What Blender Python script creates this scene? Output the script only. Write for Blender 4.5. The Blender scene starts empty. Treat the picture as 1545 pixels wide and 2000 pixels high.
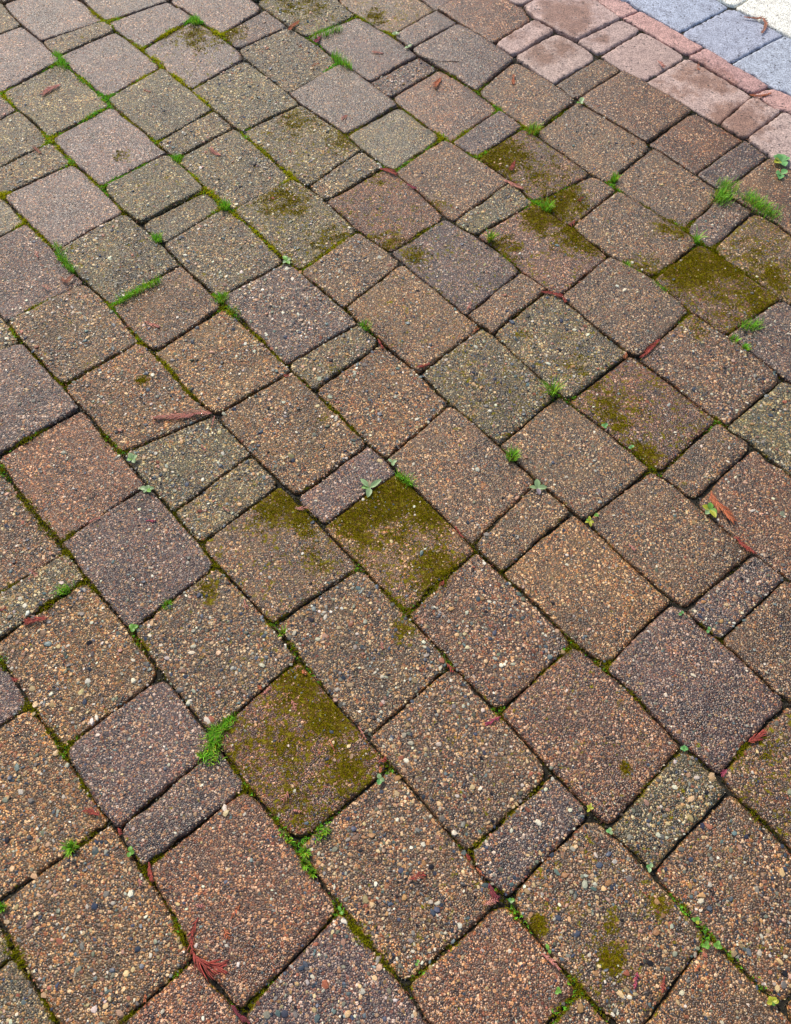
import bpy, math, random
import numpy as np
from mathutils import Vector, Matrix

# ------------------------------------------------------------------ camera, sky, sun, exposure
scene = bpy.context.scene
IMG_W, IMG_H = 1545.0, 2000.0
FOCAL = 1541.97                      # focal length in pixels of the photograph
PITCH, ROLL = math.radians(61.786), math.radians(0.642)
CAM_H = 1.1112                       # phone held at chest height, metres
fwd = Vector((0, math.cos(PITCH), -math.sin(PITCH)))
rgt0 = Vector((1, 0, 0))
up0 = rgt0.cross(fwd)
rgt = rgt0 * math.cos(ROLL) + up0 * math.sin(ROLL)
upv = -rgt0 * math.sin(ROLL) + up0 * math.cos(ROLL)
cam_data = bpy.data.cameras.new("camera")
cam_data.sensor_fit = 'VERTICAL'
cam_data.sensor_height = 36.0
cam_data.lens = FOCAL / IMG_H * 36.0
cam_data.clip_start = 0.02
cam_data.clip_end = 500
cam = bpy.data.objects.new("camera", cam_data)
scene.collection.objects.link(cam)
m = Matrix.Identity(4)
for i in range(3):
    m[i][0], m[i][1], m[i][2] = rgt[i], upv[i], -fwd[i]
m[2][3] = CAM_H
cam.matrix_world = m
scene.camera = cam

SUN_EL, SUN_AZ = math.radians(46), math.radians(-30)      # azimuth measured from +Y (ahead) towards +X
world = bpy.data.worlds.new("World"); scene.world = world
world.use_nodes = True
wn = world.node_tree; wn.nodes.clear()
sky = wn.nodes.new('ShaderNodeTexSky'); sky.sky_type = 'NISHITA'; sky.sun_disc = False
sky.sun_elevation = SUN_EL; sky.sun_rotation = SUN_AZ
sky.air_density = 1.0; sky.dust_density = 3.0; sky.ozone_density = 1.0
bg = wn.nodes.new('ShaderNodeBackground'); bg.inputs[1].default_value = 0.14
wo = wn.nodes.new('ShaderNodeOutputWorld')
wn.links.new(sky.outputs[0], bg.inputs[0]); wn.links.new(bg.outputs[0], wo.inputs[0])
sun_d = bpy.data.lights.new("sun", 'SUN'); sun_d.energy = 2.7; sun_d.angle = math.radians(7)
sun_d.color = (1.0, 0.93, 0.82)
sun = bpy.data.objects.new("sun", sun_d); scene.collection.objects.link(sun)
sdir = Vector((math.sin(SUN_AZ) * math.cos(SUN_EL), math.cos(SUN_AZ) * math.cos(SUN_EL), math.sin(SUN_EL)))
sun.rotation_euler = sdir.to_track_quat('Z', 'Y').to_euler(); sun.location = sdir * 20
vs = scene.view_settings
vs.view_transform = 'Standard'; vs.look = 'None'; vs.gamma = 1.0; vs.use_curve_mapping = False
vs.exposure = 0.17

# ------------------------------------------------------------------ helpers
rng = np.random.default_rng(7)
random.seed(7)
COL = scene.collection
R3, U3, F3 = (np.array(a) for a in (rgt, upv, fwd))


def ground(P):
    """survey point of the photograph -> metres on the paving (z = 0)"""
    P = np.atleast_2d(np.array(P, float))
    d = ((P[:, :1] - IMG_W / 2) / FOCAL) * R3 - ((P[:, 1:] - IMG_H / 2) / FOCAL) * U3 + F3
    return (d * (-CAM_H / d[:, 2:]))[:, :2]


def gp(x, y):
    return ground([(x, y)])[0]


def unit(x, y):
    """metres per photograph pixel at that spot"""
    return float(np.linalg.norm(gp(x + 1, y) - gp(x, y)))


TH = math.radians(132.47 - 180)
E_U = np.array([math.cos(TH), math.sin(TH)])       # along the courses, towards the viewer's right
E_V = np.array([-E_U[1], E_U[0]])                  # across the courses, away to the right


def uv(P):
    g = ground(P)
    return np.stack([g @ E_U, g @ E_V], 1)


def xy(u, v):
    return np.outer(np.atleast_1d(u), E_U) + np.outer(np.atleast_1d(v), E_V)


def lin(c):
    c = np.array(c, float) / 255.0
    return np.where(c <= 0.04045, c / 12.92, ((c + 0.055) / 1.055) ** 2.4)


def make_mesh(name, V, T, color=None, attrs=None, smooth=True, mats=()):
    V = np.asarray(V, np.float32); T = np.asarray(T, np.int32)
    k = T.shape[1]
    me = bpy.data.meshes.new(name)
    me.vertices.add(len(V)); me.vertices.foreach_set('co', V.ravel())
    me.loops.add(T.size); me.loops.foreach_set('vertex_index', T.ravel())
    me.polygons.add(len(T))
    me.polygons.foreach_set('loop_start', np.arange(0, T.size, k, dtype=np.int32))
    me.polygons.foreach_set('loop_total', np.full(len(T), k, np.int32))
    me.polygons.foreach_set('use_smooth', np.full(len(T), smooth, bool))
    me.update(calc_edges=True)
    if color is not None:
        a = me.color_attributes.new('Col', 'FLOAT_COLOR', 'POINT')
        c = np.ones((len(V), 4), np.float32); c[:, :3] = color
        a.data.foreach_set('color', c.ravel())
    for k2, val in (attrs or {}).items():
        a = me.attributes.new(k2, 'FLOAT', 'POINT')
        a.data.foreach_set('value', np.asarray(val, np.float32))
    for mt in mats:
        me.materials.append(mt)
    return me


def link(name, data, parent=None, loc=(0, 0, 0), **props):
    o = bpy.data.objects.new(name, data)
    COL.objects.link(o)
    o.location = loc
    if parent is not None:
        o.parent = parent
    for k, v in props.items():
        o[k] = v
    return o


# ------------------------------------------------------------------ materials
def nodes(name):
    mt = bpy.data.materials.new(name); mt.use_nodes = True
    nt = mt.node_tree
    return mt, nt, nt.nodes['Principled BSDF']


def nd(nt, typ, **kw):
    n = nt.nodes.new(typ)
    for k, v in kw.items():
        if k.startswith('i_'):
            n.inputs[k[2:]].default_value = v
        elif k.startswith('n_'):
            n.inputs[int(k[2:])].default_value = v
        else:
            setattr(n, k, v)
    return n


def ramp(nt, stops, interp='LINEAR'):
    n = nt.nodes.new('ShaderNodeValToRGB'); cr = n.color_ramp; cr.interpolation = interp
    while len(cr.elements) > len(stops):
        cr.elements.remove(cr.elements[-1])
    while len(cr.elements) < len(stops):
        cr.elements.new(1.0)
    for e, (p, c) in zip(cr.elements, stops):
        e.position = p; e.color = (*[float(q) for q in c], 1)
    return n


def mix(nt, fac, a, b, blend='MIX'):
    n = nt.nodes.new('ShaderNodeMix'); n.data_type = 'RGBA'; n.blend_type = blend
    for s, val in ((0, fac), (6, a), (7, b)):
        if isinstance(val, (int, float)):
            n.inputs[s].default_value = val
        elif isinstance(val, tuple):
            n.inputs[s].default_value = (*val, 1) if len(val) == 3 else val
        else:
            nt.links.new(val, n.inputs[s])
    return n.outputs[2]


def math_n(nt, op, a, b=None, c=None):
    n = nt.nodes.new('ShaderNodeMath'); n.operation = op
    for s, val in enumerate((a, b, c)):
        if val is None:
            continue
        if isinstance(val, (int, float)):
            n.inputs[s].default_value = val
        else:
            nt.links.new(val, n.inputs[s])
    return n.outputs[0]


def mrange(nt, v, a, b, c, d, smooth=False):
    n = nt.nodes.new('ShaderNodeMapRange')
    if smooth:
        n.interpolation_type = 'SMOOTHSTEP'
    nt.links.new(v, n.inputs[0])
    for i, q in enumerate((a, b, c, d)):
        n.inputs[i + 1].default_value = q
    return n.outputs[0]


GRAIN = [(0.00, lin((20, 16, 18))), (0.20, lin((54, 42, 38))), (0.33, lin((150, 94, 54))), (0.43, lin((100, 80, 62))),
         (0.52, lin((190, 146, 92))), (0.61, lin((66, 72, 78))), (0.69, lin((112, 114, 92))), (0.76, lin((220, 190, 140))), (0.85, lin((160, 126, 106))),
         (0.91, lin((252, 240, 212)))]


def paver_material(name, scale, keep, bump):
    """exposed-aggregate concrete: coloured sand grains in a cement matrix, tinted per paver, mossy where the paver says so"""
    mt, nt, bs = nodes(name)
    geo = nd(nt, 'ShaderNodeNewGeometry'); oi = nd(nt, 'ShaderNodeObjectInfo')
    v1 = nd(nt, 'ShaderNodeTexVoronoi', i_Scale=scale); nt.links.new(geo.outputs['Position'], v1.inputs['Vector'])
    v2 = nd(nt, 'ShaderNodeTexVoronoi', i_Scale=scale * 0.47); nt.links.new(geo.outputs['Position'], v2.inputs['Vector'])
    s1 = nd(nt, 'ShaderNodeSeparateColor'); nt.links.new(v1.outputs['Color'], s1.inputs[0])
    s2 = nd(nt, 'ShaderNodeSeparateColor'); nt.links.new(v2.outputs['Color'], s2.inputs[0])
    r1 = ramp(nt, GRAIN, 'CONSTANT'); nt.links.new(s1.outputs[0], r1.inputs[0])
    r2 = ramp(nt, GRAIN, 'CONSTANT'); nt.links.new(s2.outputs[0], r2.inputs[0])
    big = math_n(nt, 'MULTIPLY', math_n(nt, 'GREATER_THAN', s2.outputs[1], 0.55),
                 math_n(nt, 'LESS_THAN', v2.outputs['Distance'], 0.52))
    grains = mix(nt, big, r1.outputs[0], r2.outputs[0])
    n1 = nd(nt, 'ShaderNodeTexNoise', i_Scale=28.0, i_Detail=5.0, i_Roughness=0.65); nt.links.new(geo.outputs['Position'], n1.inputs['Vector'])
    n2 = nd(nt, 'ShaderNodeTexNoise', i_Scale=9.0, i_Detail=3.0); nt.links.new(geo.outputs['Position'], n2.inputs['Vector'])
    tint = mix(nt, 1.0, oi.outputs['Color'], ramp_out(nt, n1.outputs[0], [(0.28, (.50, .48, .50)), (0.52, (1, 1, 1)), (0.75, (1.42, 1.34, 1.20))]), 'MULTIPLY')
    gtint = mix(nt, 1.0, grains, mix(nt, 0.62, (1.0, 1.0, 1.0), mix(nt, 1.0, tint, (4.9, 4.9, 4.9), 'MULTIPLY')), 'MULTIPLY')
    n5 = nd(nt, 'ShaderNodeTexNoise', i_Scale=17.0, i_Detail=4.0, i_Roughness=0.6); nt.links.new(geo.outputs['Position'], n5.inputs['Vector'])
    base = mix(nt, math_n(nt, 'MULTIPLY', mrange(nt, n5.outputs[0], 0.36, 0.58, 0.55, 1.0), keep), tint, gtint)
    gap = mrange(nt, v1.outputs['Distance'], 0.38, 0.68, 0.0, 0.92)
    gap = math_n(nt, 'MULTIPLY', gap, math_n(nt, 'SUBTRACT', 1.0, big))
    base = mix(nt, gap, base, mix(nt, 1.0, tint, (.32, .30, .30), 'MULTIPLY'))  # dark cement matrix between grains, with the shade of the cavities painted in
    base = mix(nt, 1.0, base, ramp_out(nt, n2.outputs[0], [(0.30, (.62, .60, .60)), (0.48, (1, 1, 1)), (0.7, (1.16, 1.14, 1.10))]), 'MULTIPLY')     # damp and grime
    # moss film
    at = nd(nt, 'ShaderNodeAttribute', attribute_name='moss')
    n3 = nd(nt, 'ShaderNodeTexNoise', i_Scale=150.0, i_Detail=4.0, i_Roughness=0.7); nt.links.new(geo.outputs['Position'], n3.inputs['Vector'])
    n4 = nd(nt, 'ShaderNodeTexNoise', i_Scale=45.0, i_Detail=3.0); nt.links.new(geo.outputs['Position'], n4.inputs['Vector'])
    mm = math_n(nt, 'ADD', at.outputs['Fac'], math_n(nt, 'MULTIPLY', math_n(nt, 'SUBTRACT', n3.outputs[0], 0.5), 1.5))
    mm = math_n(nt, 'ADD', mm, math_n(nt, 'MULTIPLY', math_n(nt, 'SUBTRACT', n4.outputs[0], 0.5), 0.9))
    mf = mrange(nt, mm, 0.40, 0.62, 0.0, 0.93, True)
    mcol = ramp_out(nt, n3.outputs[0], [(0.3, (.026, .016, .003)), (0.46, (.085, .052, .004)), (0.56, (.15, .115, .004)), (0.68, (.24, .215, .006))])
    base = mix(nt, mf, base, mcol)
    nt.links.new(base, bs.inputs['Base Color'])
    nt.links.new(mrange(nt, n2.outputs[0], 0.3, 0.7, 0.28, 0.46), bs.inputs['Roughness'])
    nt.links.new(mrange(nt, mf, 0.0, 0.9, 0.62, 0.06), bs.inputs['Specular IOR Level'])
    hgt = math_n(nt, 'SUBTRACT', 1.0, v1.outputs['Distance'])
    hgt = math_n(nt, 'ADD', hgt, math_n(nt, 'MULTIPLY', big, math_n(nt, 'SUBTRACT', 1.2, v2.outputs['Distance'])))
    hgt = math_n(nt, 'ADD', hgt, math_n(nt, 'MULTIPLY', n1.outputs[0], 1.5))
    b = nd(nt, 'ShaderNodeBump', i_Strength=0.8, i_Distance=bump); nt.links.new(hgt, b.inputs['Height'])
    nt.links.new(b.outputs[0], bs.inputs['Normal'])
    return mt


def ramp_out(nt, val, stops):
    r = ramp(nt, stops); nt.links.new(val, r.inputs[0]); return r.outputs[0]


def smooth_material(name):
    """tumbled concrete with a closed face: cloudy, pitted, brown blotches driven by the paver's own stain value"""
    mt, nt, bs = nodes(name)
    geo = nd(nt, 'ShaderNodeNewGeometry'); oi = nd(nt, 'ShaderNodeObjectInfo')
    P = geo.outputs['Position']
    n1 = nd(nt, 'ShaderNodeTexNoise', i_Scale=55.0, i_Detail=6.0, i_Roughness=0.7); nt.links.new(P, n1.inputs['Vector'])
    n2 = nd(nt, 'ShaderNodeTexNoise', i_Scale=330.0, i_Detail=3.0); nt.links.new(P, n2.inputs['Vector'])
    n3 = nd(nt, 'ShaderNodeTexNoise', i_Scale=26.0, i_Detail=8.0, i_Roughness=0.78); nt.links.new(P, n3.inputs['Vector'])
    v = nd(nt, 'ShaderNodeTexVoronoi', i_Scale=210.0)
    wv = nd(nt, 'ShaderNodeVectorMath', operation='MULTIPLY_ADD'); nt.links.new(n2.outputs['Color'], wv.inputs[0]); wv.inputs[1].default_value = (.006, .006, .006); nt.links.new(P, wv.inputs[2]); nt.links.new(wv.outputs[0], v.inputs['Vector'])
    s = nd(nt, 'ShaderNodeSeparateColor'); nt.links.new(v.outputs['Color'], s.inputs[0])
    base = mix(nt, 1.0, oi.outputs['Color'], ramp_out(nt, n1.outputs[0], [(0.3, (.66, .63, .64)), (0.5, (1, 1, 1)), (0.7, (1.28, 1.27, 1.24))]), 'MULTIPLY')
    base = mix(nt, 1.0, base, ramp_out(nt, n2.outputs[0], [(0.34, (.45, .43, .43)), (0.5, (1, 1, 1)), (0.66, (1.4, 1.4, 1.38))]), 'MULTIPLY')
    at = nd(nt, 'ShaderNodeAttribute', attribute_name='moss')
    st = math_n(nt, 'ADD', at.outputs['Fac'], math_n(nt, 'MULTIPLY', math_n(nt, 'SUBTRACT', n3.outputs[0], 0.5), 2.0))
    base = mix(nt, mrange(nt, st, 0.3, 0.85, 0.0, 0.85, True), base, mix(nt, 1.0, base, (.50, .36, .27), 'MULTIPLY'))
    pit = math_n(nt, 'MULTIPLY', math_n(nt, 'GREATER_THAN', s.outputs[0], 0.93), math_n(nt, 'LESS_THAN', v.outputs['Distance'], math_n(nt, 'MULTIPLY', s.outputs[1], 0.6)))
    base = mix(nt, math_n(nt, 'MULTIPLY', pit, 0.85), base, (.03, .026, .025))
    nt.links.new(base, bs.inputs['Base Color'])
    bs.inputs['Roughness'].default_value = 0.6
    h = math_n(nt, 'ADD', n1.outputs[0], math_n(nt, 'MULTIPLY', n2.outputs[0], 0.5))
    h = math_n(nt, 'SUBTRACT', h, math_n(nt, 'MULTIPLY', pit, 1.0))
    b = nd(nt, 'ShaderNodeBump', i_Strength=0.7, i_Distance=0.0012); nt.links.new(h, b.inputs['Height'])
    nt.links.new(b.outputs[0], bs.inputs['Normal'])
    return mt


def vcol_material(name, rough=0.5, noise=0.0, spec=0.5, sub=0.0):
    mt, nt, bs = nodes(name)
    at = nd(nt, 'ShaderNodeAttribute', attribute_name='Col')
    c = at.outputs['Color']
    if noise:
        geo = nd(nt, 'ShaderNodeNewGeometry')
        n = nd(nt, 'ShaderNodeTexNoise', i_Scale=noise, i_Detail=3.0); nt.links.new(geo.outputs['Position'], n.inputs['Vector'])
        c = mix(nt, 1.0, c, ramp_out(nt, n.outputs[0], [(0.3, (.7, .7, .7)), (0.7, (1.25, 1.25, 1.25))]), 'MULTIPLY')
    nt.links.new(c, bs.inputs['Base Color'])
    bs.inputs['Roughness'].default_value = rough
    bs.inputs['Specular IOR Level'].default_value = spec
    if sub:
        tr = nd(nt, 'ShaderNodeBsdfTranslucent'); nt.links.new(c, tr.inputs[0])
        ms = nd(nt, 'ShaderNodeMixShader', n_0=sub)
        nt.links.new(bs.outputs[0], ms.inputs[1]); nt.links.new(tr.outputs[0], ms.inputs[2])
        nt.links.new(ms.outputs[0], nt.nodes['Material Output'].inputs[0])
    return mt


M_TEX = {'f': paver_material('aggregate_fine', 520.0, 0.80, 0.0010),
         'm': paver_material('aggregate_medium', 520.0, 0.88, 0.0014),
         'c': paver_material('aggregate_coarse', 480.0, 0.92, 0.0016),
         'k': smooth_material('smooth_tumbled_concrete')}
M_PEB = vcol_material('river_pebbles', 0.42, 900.0, 0.4)
M_MOSS = vcol_material('moss_fronds', 0.9, 0, 0.05, 0.25)
M_GREEN = vcol_material('green_leaf', 0.42, 0, 0.5, 0.25)
M_CEDAR = vcol_material('dry_cedar', 0.6, 700.0, 0.3)

M_SOIL, nt_, bs_ = nodes('joint_soil')
g_ = nd(nt_, 'ShaderNodeNewGeometry')
n_ = nd(nt_, 'ShaderNodeTexNoise', i_Scale=220.0, i_Detail=5.0, i_Roughness=0.7); nt_.links.new(g_.outputs['Position'], n_.inputs['Vector'])
nt_.links.new(ramp_out(nt_, n_.outputs[0], [(0.3, (.008, .007, .005)), (0.55, (.022, .020, .011)), (0.75, (.050, .042, .022))]), bs_.inputs['Base Color'])
bs_.inputs['Roughness'].default_value = 0.9
b_ = nd(nt_, 'ShaderNodeBump', i_Strength=1.0, i_Distance=0.004); nt_.links.new(n_.outputs[0], b_.inputs['Height']); nt_.links.new(b_.outputs[0], bs_.inputs['Normal'])
# ------------------------------------------------------------------ survey of the joints (photograph pixels)
J = {}
J['J1'] = [(1223, 0),(1252, 21),(1330, 60),(1375, 87),(1427, 120),(1500, 163),(1523, 178)]
J['J2'] = [(1165, 0),(1210, 34),(1227, 40),(1259, 60),(1340, 104),(1369, 120),(1469, 184),(1523, 215)]
J['J3'] = [(1019, 10),(1039, 36),(1084, 60),(1129, 76),(1171, 108),(1210, 136),(1269, 155),(1353, 214),(1405, 241),(1460, 269),(1500, 301),(1523, 320)]
J['J4'] = [(827, 0),(850, 16),(893, 45),(934, 65),(966, 83),(1000, 110),(1029, 128),(1084, 163),(1126, 193),(1139, 205),(1269, 278),(1291, 291),(1359, 337),(1398, 369),(1437, 388),(1490, 420),(1523, 440)]
J['J5'] = [(659, 0),(694, 30),(736, 52),(769, 68),(801, 94),(816, 110),(856, 129),(888, 149),(934, 175),(966, 207),(1000, 227),(1019, 249),(1052, 262),(1091, 294),(1136, 324),(1159, 343),(1197, 359),(1207, 373),(1275, 410),(1324, 437),(1350, 460),(1372, 479),(1398, 487),(1427, 518),(1500, 560),(1523, 575)]
J['J6'] = [(510, 10),(545, 36),(560, 49),(594, 68),(623, 81),(646, 107),(691, 136),(720, 159),(765, 191),(785, 210),(824, 239),(859, 265),(888, 278),(924, 307),(966, 327),(1000, 353),(1019, 373),(1042, 395),(1081, 421),(1120, 441),(1155, 476),(1188, 502),(1233, 521),(1275, 541),(1307, 573),(1343, 609),(1375, 625),(1417, 654),(1453, 677),(1492, 709),(1523, 730)]
J['J7'] = [(350, 13),(372, 32),(430, 61),(463, 94),(476, 113),(500, 129),(532, 155),(561, 175),(584, 204),(626, 227),(662, 252),(684, 269),(710, 294),(743, 324),(775, 333),(807, 366),(846, 402),(872, 420),(901, 447),(927, 457),(969, 479),(1000, 512),(1016, 528),(1058, 560),(1097, 577),(1136, 615),(1181, 651),(1223, 690),(1249, 700),(1317, 753),(1343, 773),(1385, 811),(1417, 831),(1466, 866),(1523, 910)]
J['A'] = [(159, 0),(181, 24),(207, 39),(223, 60),(275, 91),(314, 131),(372, 172),(414, 214),(456, 246),(500, 281),(542, 320),(575, 348),(610, 370),(652, 400),(694, 450),(736, 473),(759, 489),(785, 512),(810, 531),(872, 583),(904, 609),(937, 638),(963, 651),(985, 674),(1000, 690),(1055, 735),(1100, 779),(1181, 837),(1233, 876),(1259, 909),(1291, 922),(1324, 954),(1359, 977),(1388, 1009),(1427, 1041),(1479, 1083),(1523, 1120)]
J['B'] = [(3, 3),(19, 26),(42, 49),(78, 76),(107, 107),(142, 139),(168, 159),(201, 188),(217, 207),(249, 230),(275, 252),(301, 275),(320, 294),(346, 311),(372, 337),(401, 368),(430, 392),(443, 408),(466, 421),(492, 444),(506, 457),(536, 483),(558, 512),(587, 528),(620, 560),(655, 589),(681, 606),(701, 632),(733, 657),(752, 677),(785, 703),(824, 728),(837, 750),(879, 786),(924, 828),(969, 860),(985, 879),(1019, 912),(1049, 941),(1097, 977),(1117, 999),(1159, 1028),(1184, 1057),(1220, 1090),(1259, 1125),(1291, 1150),(1314, 1169),(1350, 1205),(1405, 1250),(1437, 1273),(1485, 1321),(1523, 1360)]
J['C'] = [(0, 181),(13, 191),(29, 212),(52, 223),(74, 249),(97, 269),(113, 288),(142, 317),(168, 340),(201, 366),(233, 408),(269, 434),(298, 460),(324, 479),(343, 509),(369, 531),(401, 560),(430, 589),(463, 619),(500, 651),(519, 674),(549, 700),(565, 722),(607, 756),(646, 792),(681, 828),(714, 863),(739, 883),(765, 902),(775, 922),(807, 951),(840, 983),(888, 1028),(921, 1064),(943, 1087),(976, 1112),(1013, 1150),(1049, 1186),(1081, 1215),(1107, 1241),(1136, 1270),(1181, 1299),(1207, 1331),(1246, 1364),(1285, 1406),(1324, 1448),(1350, 1467),(1382, 1500),(1411, 1519),(1431, 1550),(1467, 1583),(1521, 1630)]
J['D'] = [(0, 377),(16, 395),(36, 421),(65, 444),(94, 473),(113, 496),(146, 534),(178, 560),(207, 589),(233, 615),(256, 648),(275, 670),(301, 687),(324, 716),(356, 750),(388, 786),(417, 808),(447, 837),(485, 879),(506, 902),(545, 944),(581, 973),(607, 1006),(633, 1028),(662, 1061),(694, 1099),(727, 1129),(746, 1153),(785, 1189),(811, 1215),(853, 1260),(888, 1305),(930, 1351),(969, 1389),(1000, 1418),(1026, 1451),(1065, 1493),(1110, 1541),(1126, 1557),(1173, 1604),(1217, 1648),(1264, 1695),(1304, 1738),(1333, 1775),(1376, 1818),(1409, 1854),(1463, 1905),(1521, 1960)]
J['E'] = [(0, 615),(16, 632),(29, 652),(52, 677),(74, 703),(100, 729),(120, 750),(142, 779),(162, 799),(194, 837),(227, 876),(259, 915),(291, 951),(327, 986),(356, 1025),(392, 1061),(421, 1103),(460, 1142),(498, 1183),(532, 1221),(565, 1260),(587, 1289),(623, 1331),(655, 1373),(691, 1415),(727, 1450),(745, 1480),(769, 1500),(801, 1535),(812, 1554),(852, 1597),(895, 1644),(924, 1688),(957, 1728),(990, 1759),(1025, 1800),(1057, 1840),(1097, 1891),(1144, 1945),(1181, 1981),(1200, 2000)]
J['F'] = [(0, 909),(19, 941),(49, 977),(81, 1022),(107, 1051),(129, 1070),(146, 1100),(165, 1129),(194, 1160),(227, 1202),(252, 1231),(275, 1260),(307, 1309),(340, 1344),(372, 1389),(411, 1435),(447, 1487),(479, 1532),(497, 1554),(540, 1608),(583, 1651),(601, 1695),(634, 1735),(670, 1782),(707, 1829),(754, 1887),(790, 1923),(812, 1960),(837, 2000)]
J['G'] = [(0, 1289),(23, 1325),(42, 1357),(65, 1389),(94, 1432),(120, 1457),(136, 1493),(162, 1525),(178, 1554),(203, 1597),(232, 1626),(257, 1670),(290, 1709),(319, 1764),(344, 1804),(366, 1851),(399, 1898),(435, 1941),(475, 1992)]
J['H'] = [(0, 1811),(22, 1858),(47, 1894),(72, 1934),(101, 1985)]
X = {}
X['J1J2'] = [((1212, 36), (1250, 20)), ((1343, 107), (1378, 91)), ((1466, 184), (1508, 168))]
X['J2J3'] = [((1019, 10), (1100, -30)), ((1129, 76), (1212, 36)), ((1171, 108), (1254, 58)), ((1265, 155), (1345, 107)), ((1405, 241), (1469, 186)), ((1460, 269), (1530, 215))]
X['J3J4'] = [((850, 18), (890, -8)), ((966, 83), (1041, 37)), ((1002, 111), (1086, 60)), ((1084, 163), (1171, 109)), ((1126, 193), (1212, 137)), ((1269, 277), (1353, 214)), ((1362, 337), (1452, 273)), ((1411, 373), (1500, 307))]
X['J4J5'] = [((769, 67), (850, 18)), ((812, 90), (892, 46)), ((940, 172), (1003, 116)), ((1045, 257), (1128, 195)), ((1205, 347), (1275, 285)), ((1340, 448), (1408, 380)), ((1395, 482), (1472, 415))]
X['J5J6'] = [((600, 70), (692, 33)), ((723, 159), (814, 110)), ((765, 189), (856, 133)), ((885, 275), (972, 215)), ((930, 308), (1019, 250)), ((1043, 397), (1155, 343)), ((1119, 440), (1204, 372)), ((1278, 543), (1365, 476)), ((1420, 654), (1530, 580))]
X['J6J7'] = [((437, 64), (515, 16)), ((463, 94), (562, 50)), ((567, 178), (664, 122)), ((675, 264), (778, 206)), ((775, 331), (862, 270)), ((890, 430), (998, 353)), ((930, 458), (1043, 397)), ((1097, 576), (1185, 505)), ((1249, 700), (1345, 612)), ((1422, 830), (1530, 740))]
X['J7A'] = [((210, 42), (332, 0)), ((279, 92), (374, 36)), ((375, 172), (476, 113)), ((470, 258), (582, 205)), ((604, 362), (707, 291)), ((641, 388), (750, 327)), ((765, 489), (872, 422)), ((917, 612), (1016, 530)), ((963, 651), (1065, 570)), ((1110, 783), (1228, 692)), ((1293, 922), (1400, 822)), ((1359, 977), (1472, 872))]
X['AB'] = [((82, 78), (205, 38)), ((112, 109), (223, 60)), ((217, 188), (314, 131)), ((306, 278), (415, 215)), ((342, 310), (458, 248)), ((449, 412), (573, 347)), ((590, 525), (697, 450)), ((678, 600), (785, 512)), ((824, 726), (940, 639)), ((978, 866), (1090, 772)), ((1142, 1016), (1275, 915)), ((1340, 1190), (1475, 1080)), ((1407, 1252), (1535, 1130))]
X['BC'] = [((-70, 90), (42, 49)), ((8, 178), (119, 118)), ((100, 268), (212, 207)), ((200, 364), (325, 299)), ((273, 437), (400, 370)), ((320, 475), (430, 405)), ((425, 584), (556, 512)), ((560, 712), (700, 632)), ((615, 760), (745, 670)), ((757, 895), (879, 790)), ((924, 1063), (1045, 945)), ((982, 1115), (1117, 1001)), ((1185, 1300), (1316, 1171)), ((1405, 1514), (1530, 1385))]
X['CD'] = [((-60, 265), (26, 216)), ((-50, 350), (99, 276)), ((4, 380), (142, 317)), ((113, 487), (239, 415)), ((218, 598), (347, 519)), ((301, 687), (437, 597)), ((419, 811), (568, 726)), ((580, 970), (718, 868)), ((634, 1026), (776, 922)), ((795, 1197), (930, 1075)), ((975, 1392), (1122, 1258)), ((1190, 1620), (1337, 1458)), ((1275, 1706), (1428, 1543))]
X['DE'] = [((-120, 520), (50, 433)), ((12, 625), (164, 551)), ((128, 752), (266, 672)), ((233, 885), (416, 808)), ((336, 1000), (489, 888)), ((393, 1063), (545, 947)), ((530, 1222), (702, 1108)), ((726, 1435), (882, 1298)), ((914, 1668), (1080, 1510)), ((990, 1758), (1155, 1590)), ((1235, 2035), (1388, 1830))]
X['EF'] = [((-140, 740), (41, 667)), ((-12, 893), (157, 795)), ((122, 1055), (287, 947)), ((260, 1229), (424, 1106)), ((413, 1434), (582, 1288)), ((580, 1650), (752, 1510)), ((795, 1927), (986, 1757)), ((1020, 2060), (1134, 1936))]
X['FG'] = [((-35, 1175), (133, 1075)), ((-30, 1265), (166, 1132)), ((128, 1458), (315, 1320)), ((228, 1622), (425, 1458)), ((282, 1697), (483, 1537)), ((468, 1982), (664, 1778))]
X['GH'] = [((-130, 1500), (57, 1378)), ((-22, 1778), (213, 1608)), ((170, 2060), (386, 1865))]
X['H'] = [((-60, 1945), (28, 1866))]
LINES = ['J1', 'J2', 'J3', 'J4', 'J5', 'J6', 'J7', 'A', 'B', 'C', 'D', 'E', 'F', 'G', 'H']
COURSES = [('J1', 'J2', 'J1J2'), ('J2', 'J3', 'J2J3'), ('J3', 'J4', 'J3J4'), ('J4', 'J5', 'J4J5'), ('J5', 'J6', 'J5J6'), ('J6', 'J7', 'J6J7'),
           ('J7', 'A', 'J7A'), ('A', 'B', 'AB'), ('B', 'C', 'BC'), ('C', 'D', 'CD'), ('D', 'E', 'DE'), ('E', 'F', 'EF'), ('F', 'G', 'FG'), ('G', 'H', 'GH'), ('H', 'I', 'H')]
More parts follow.
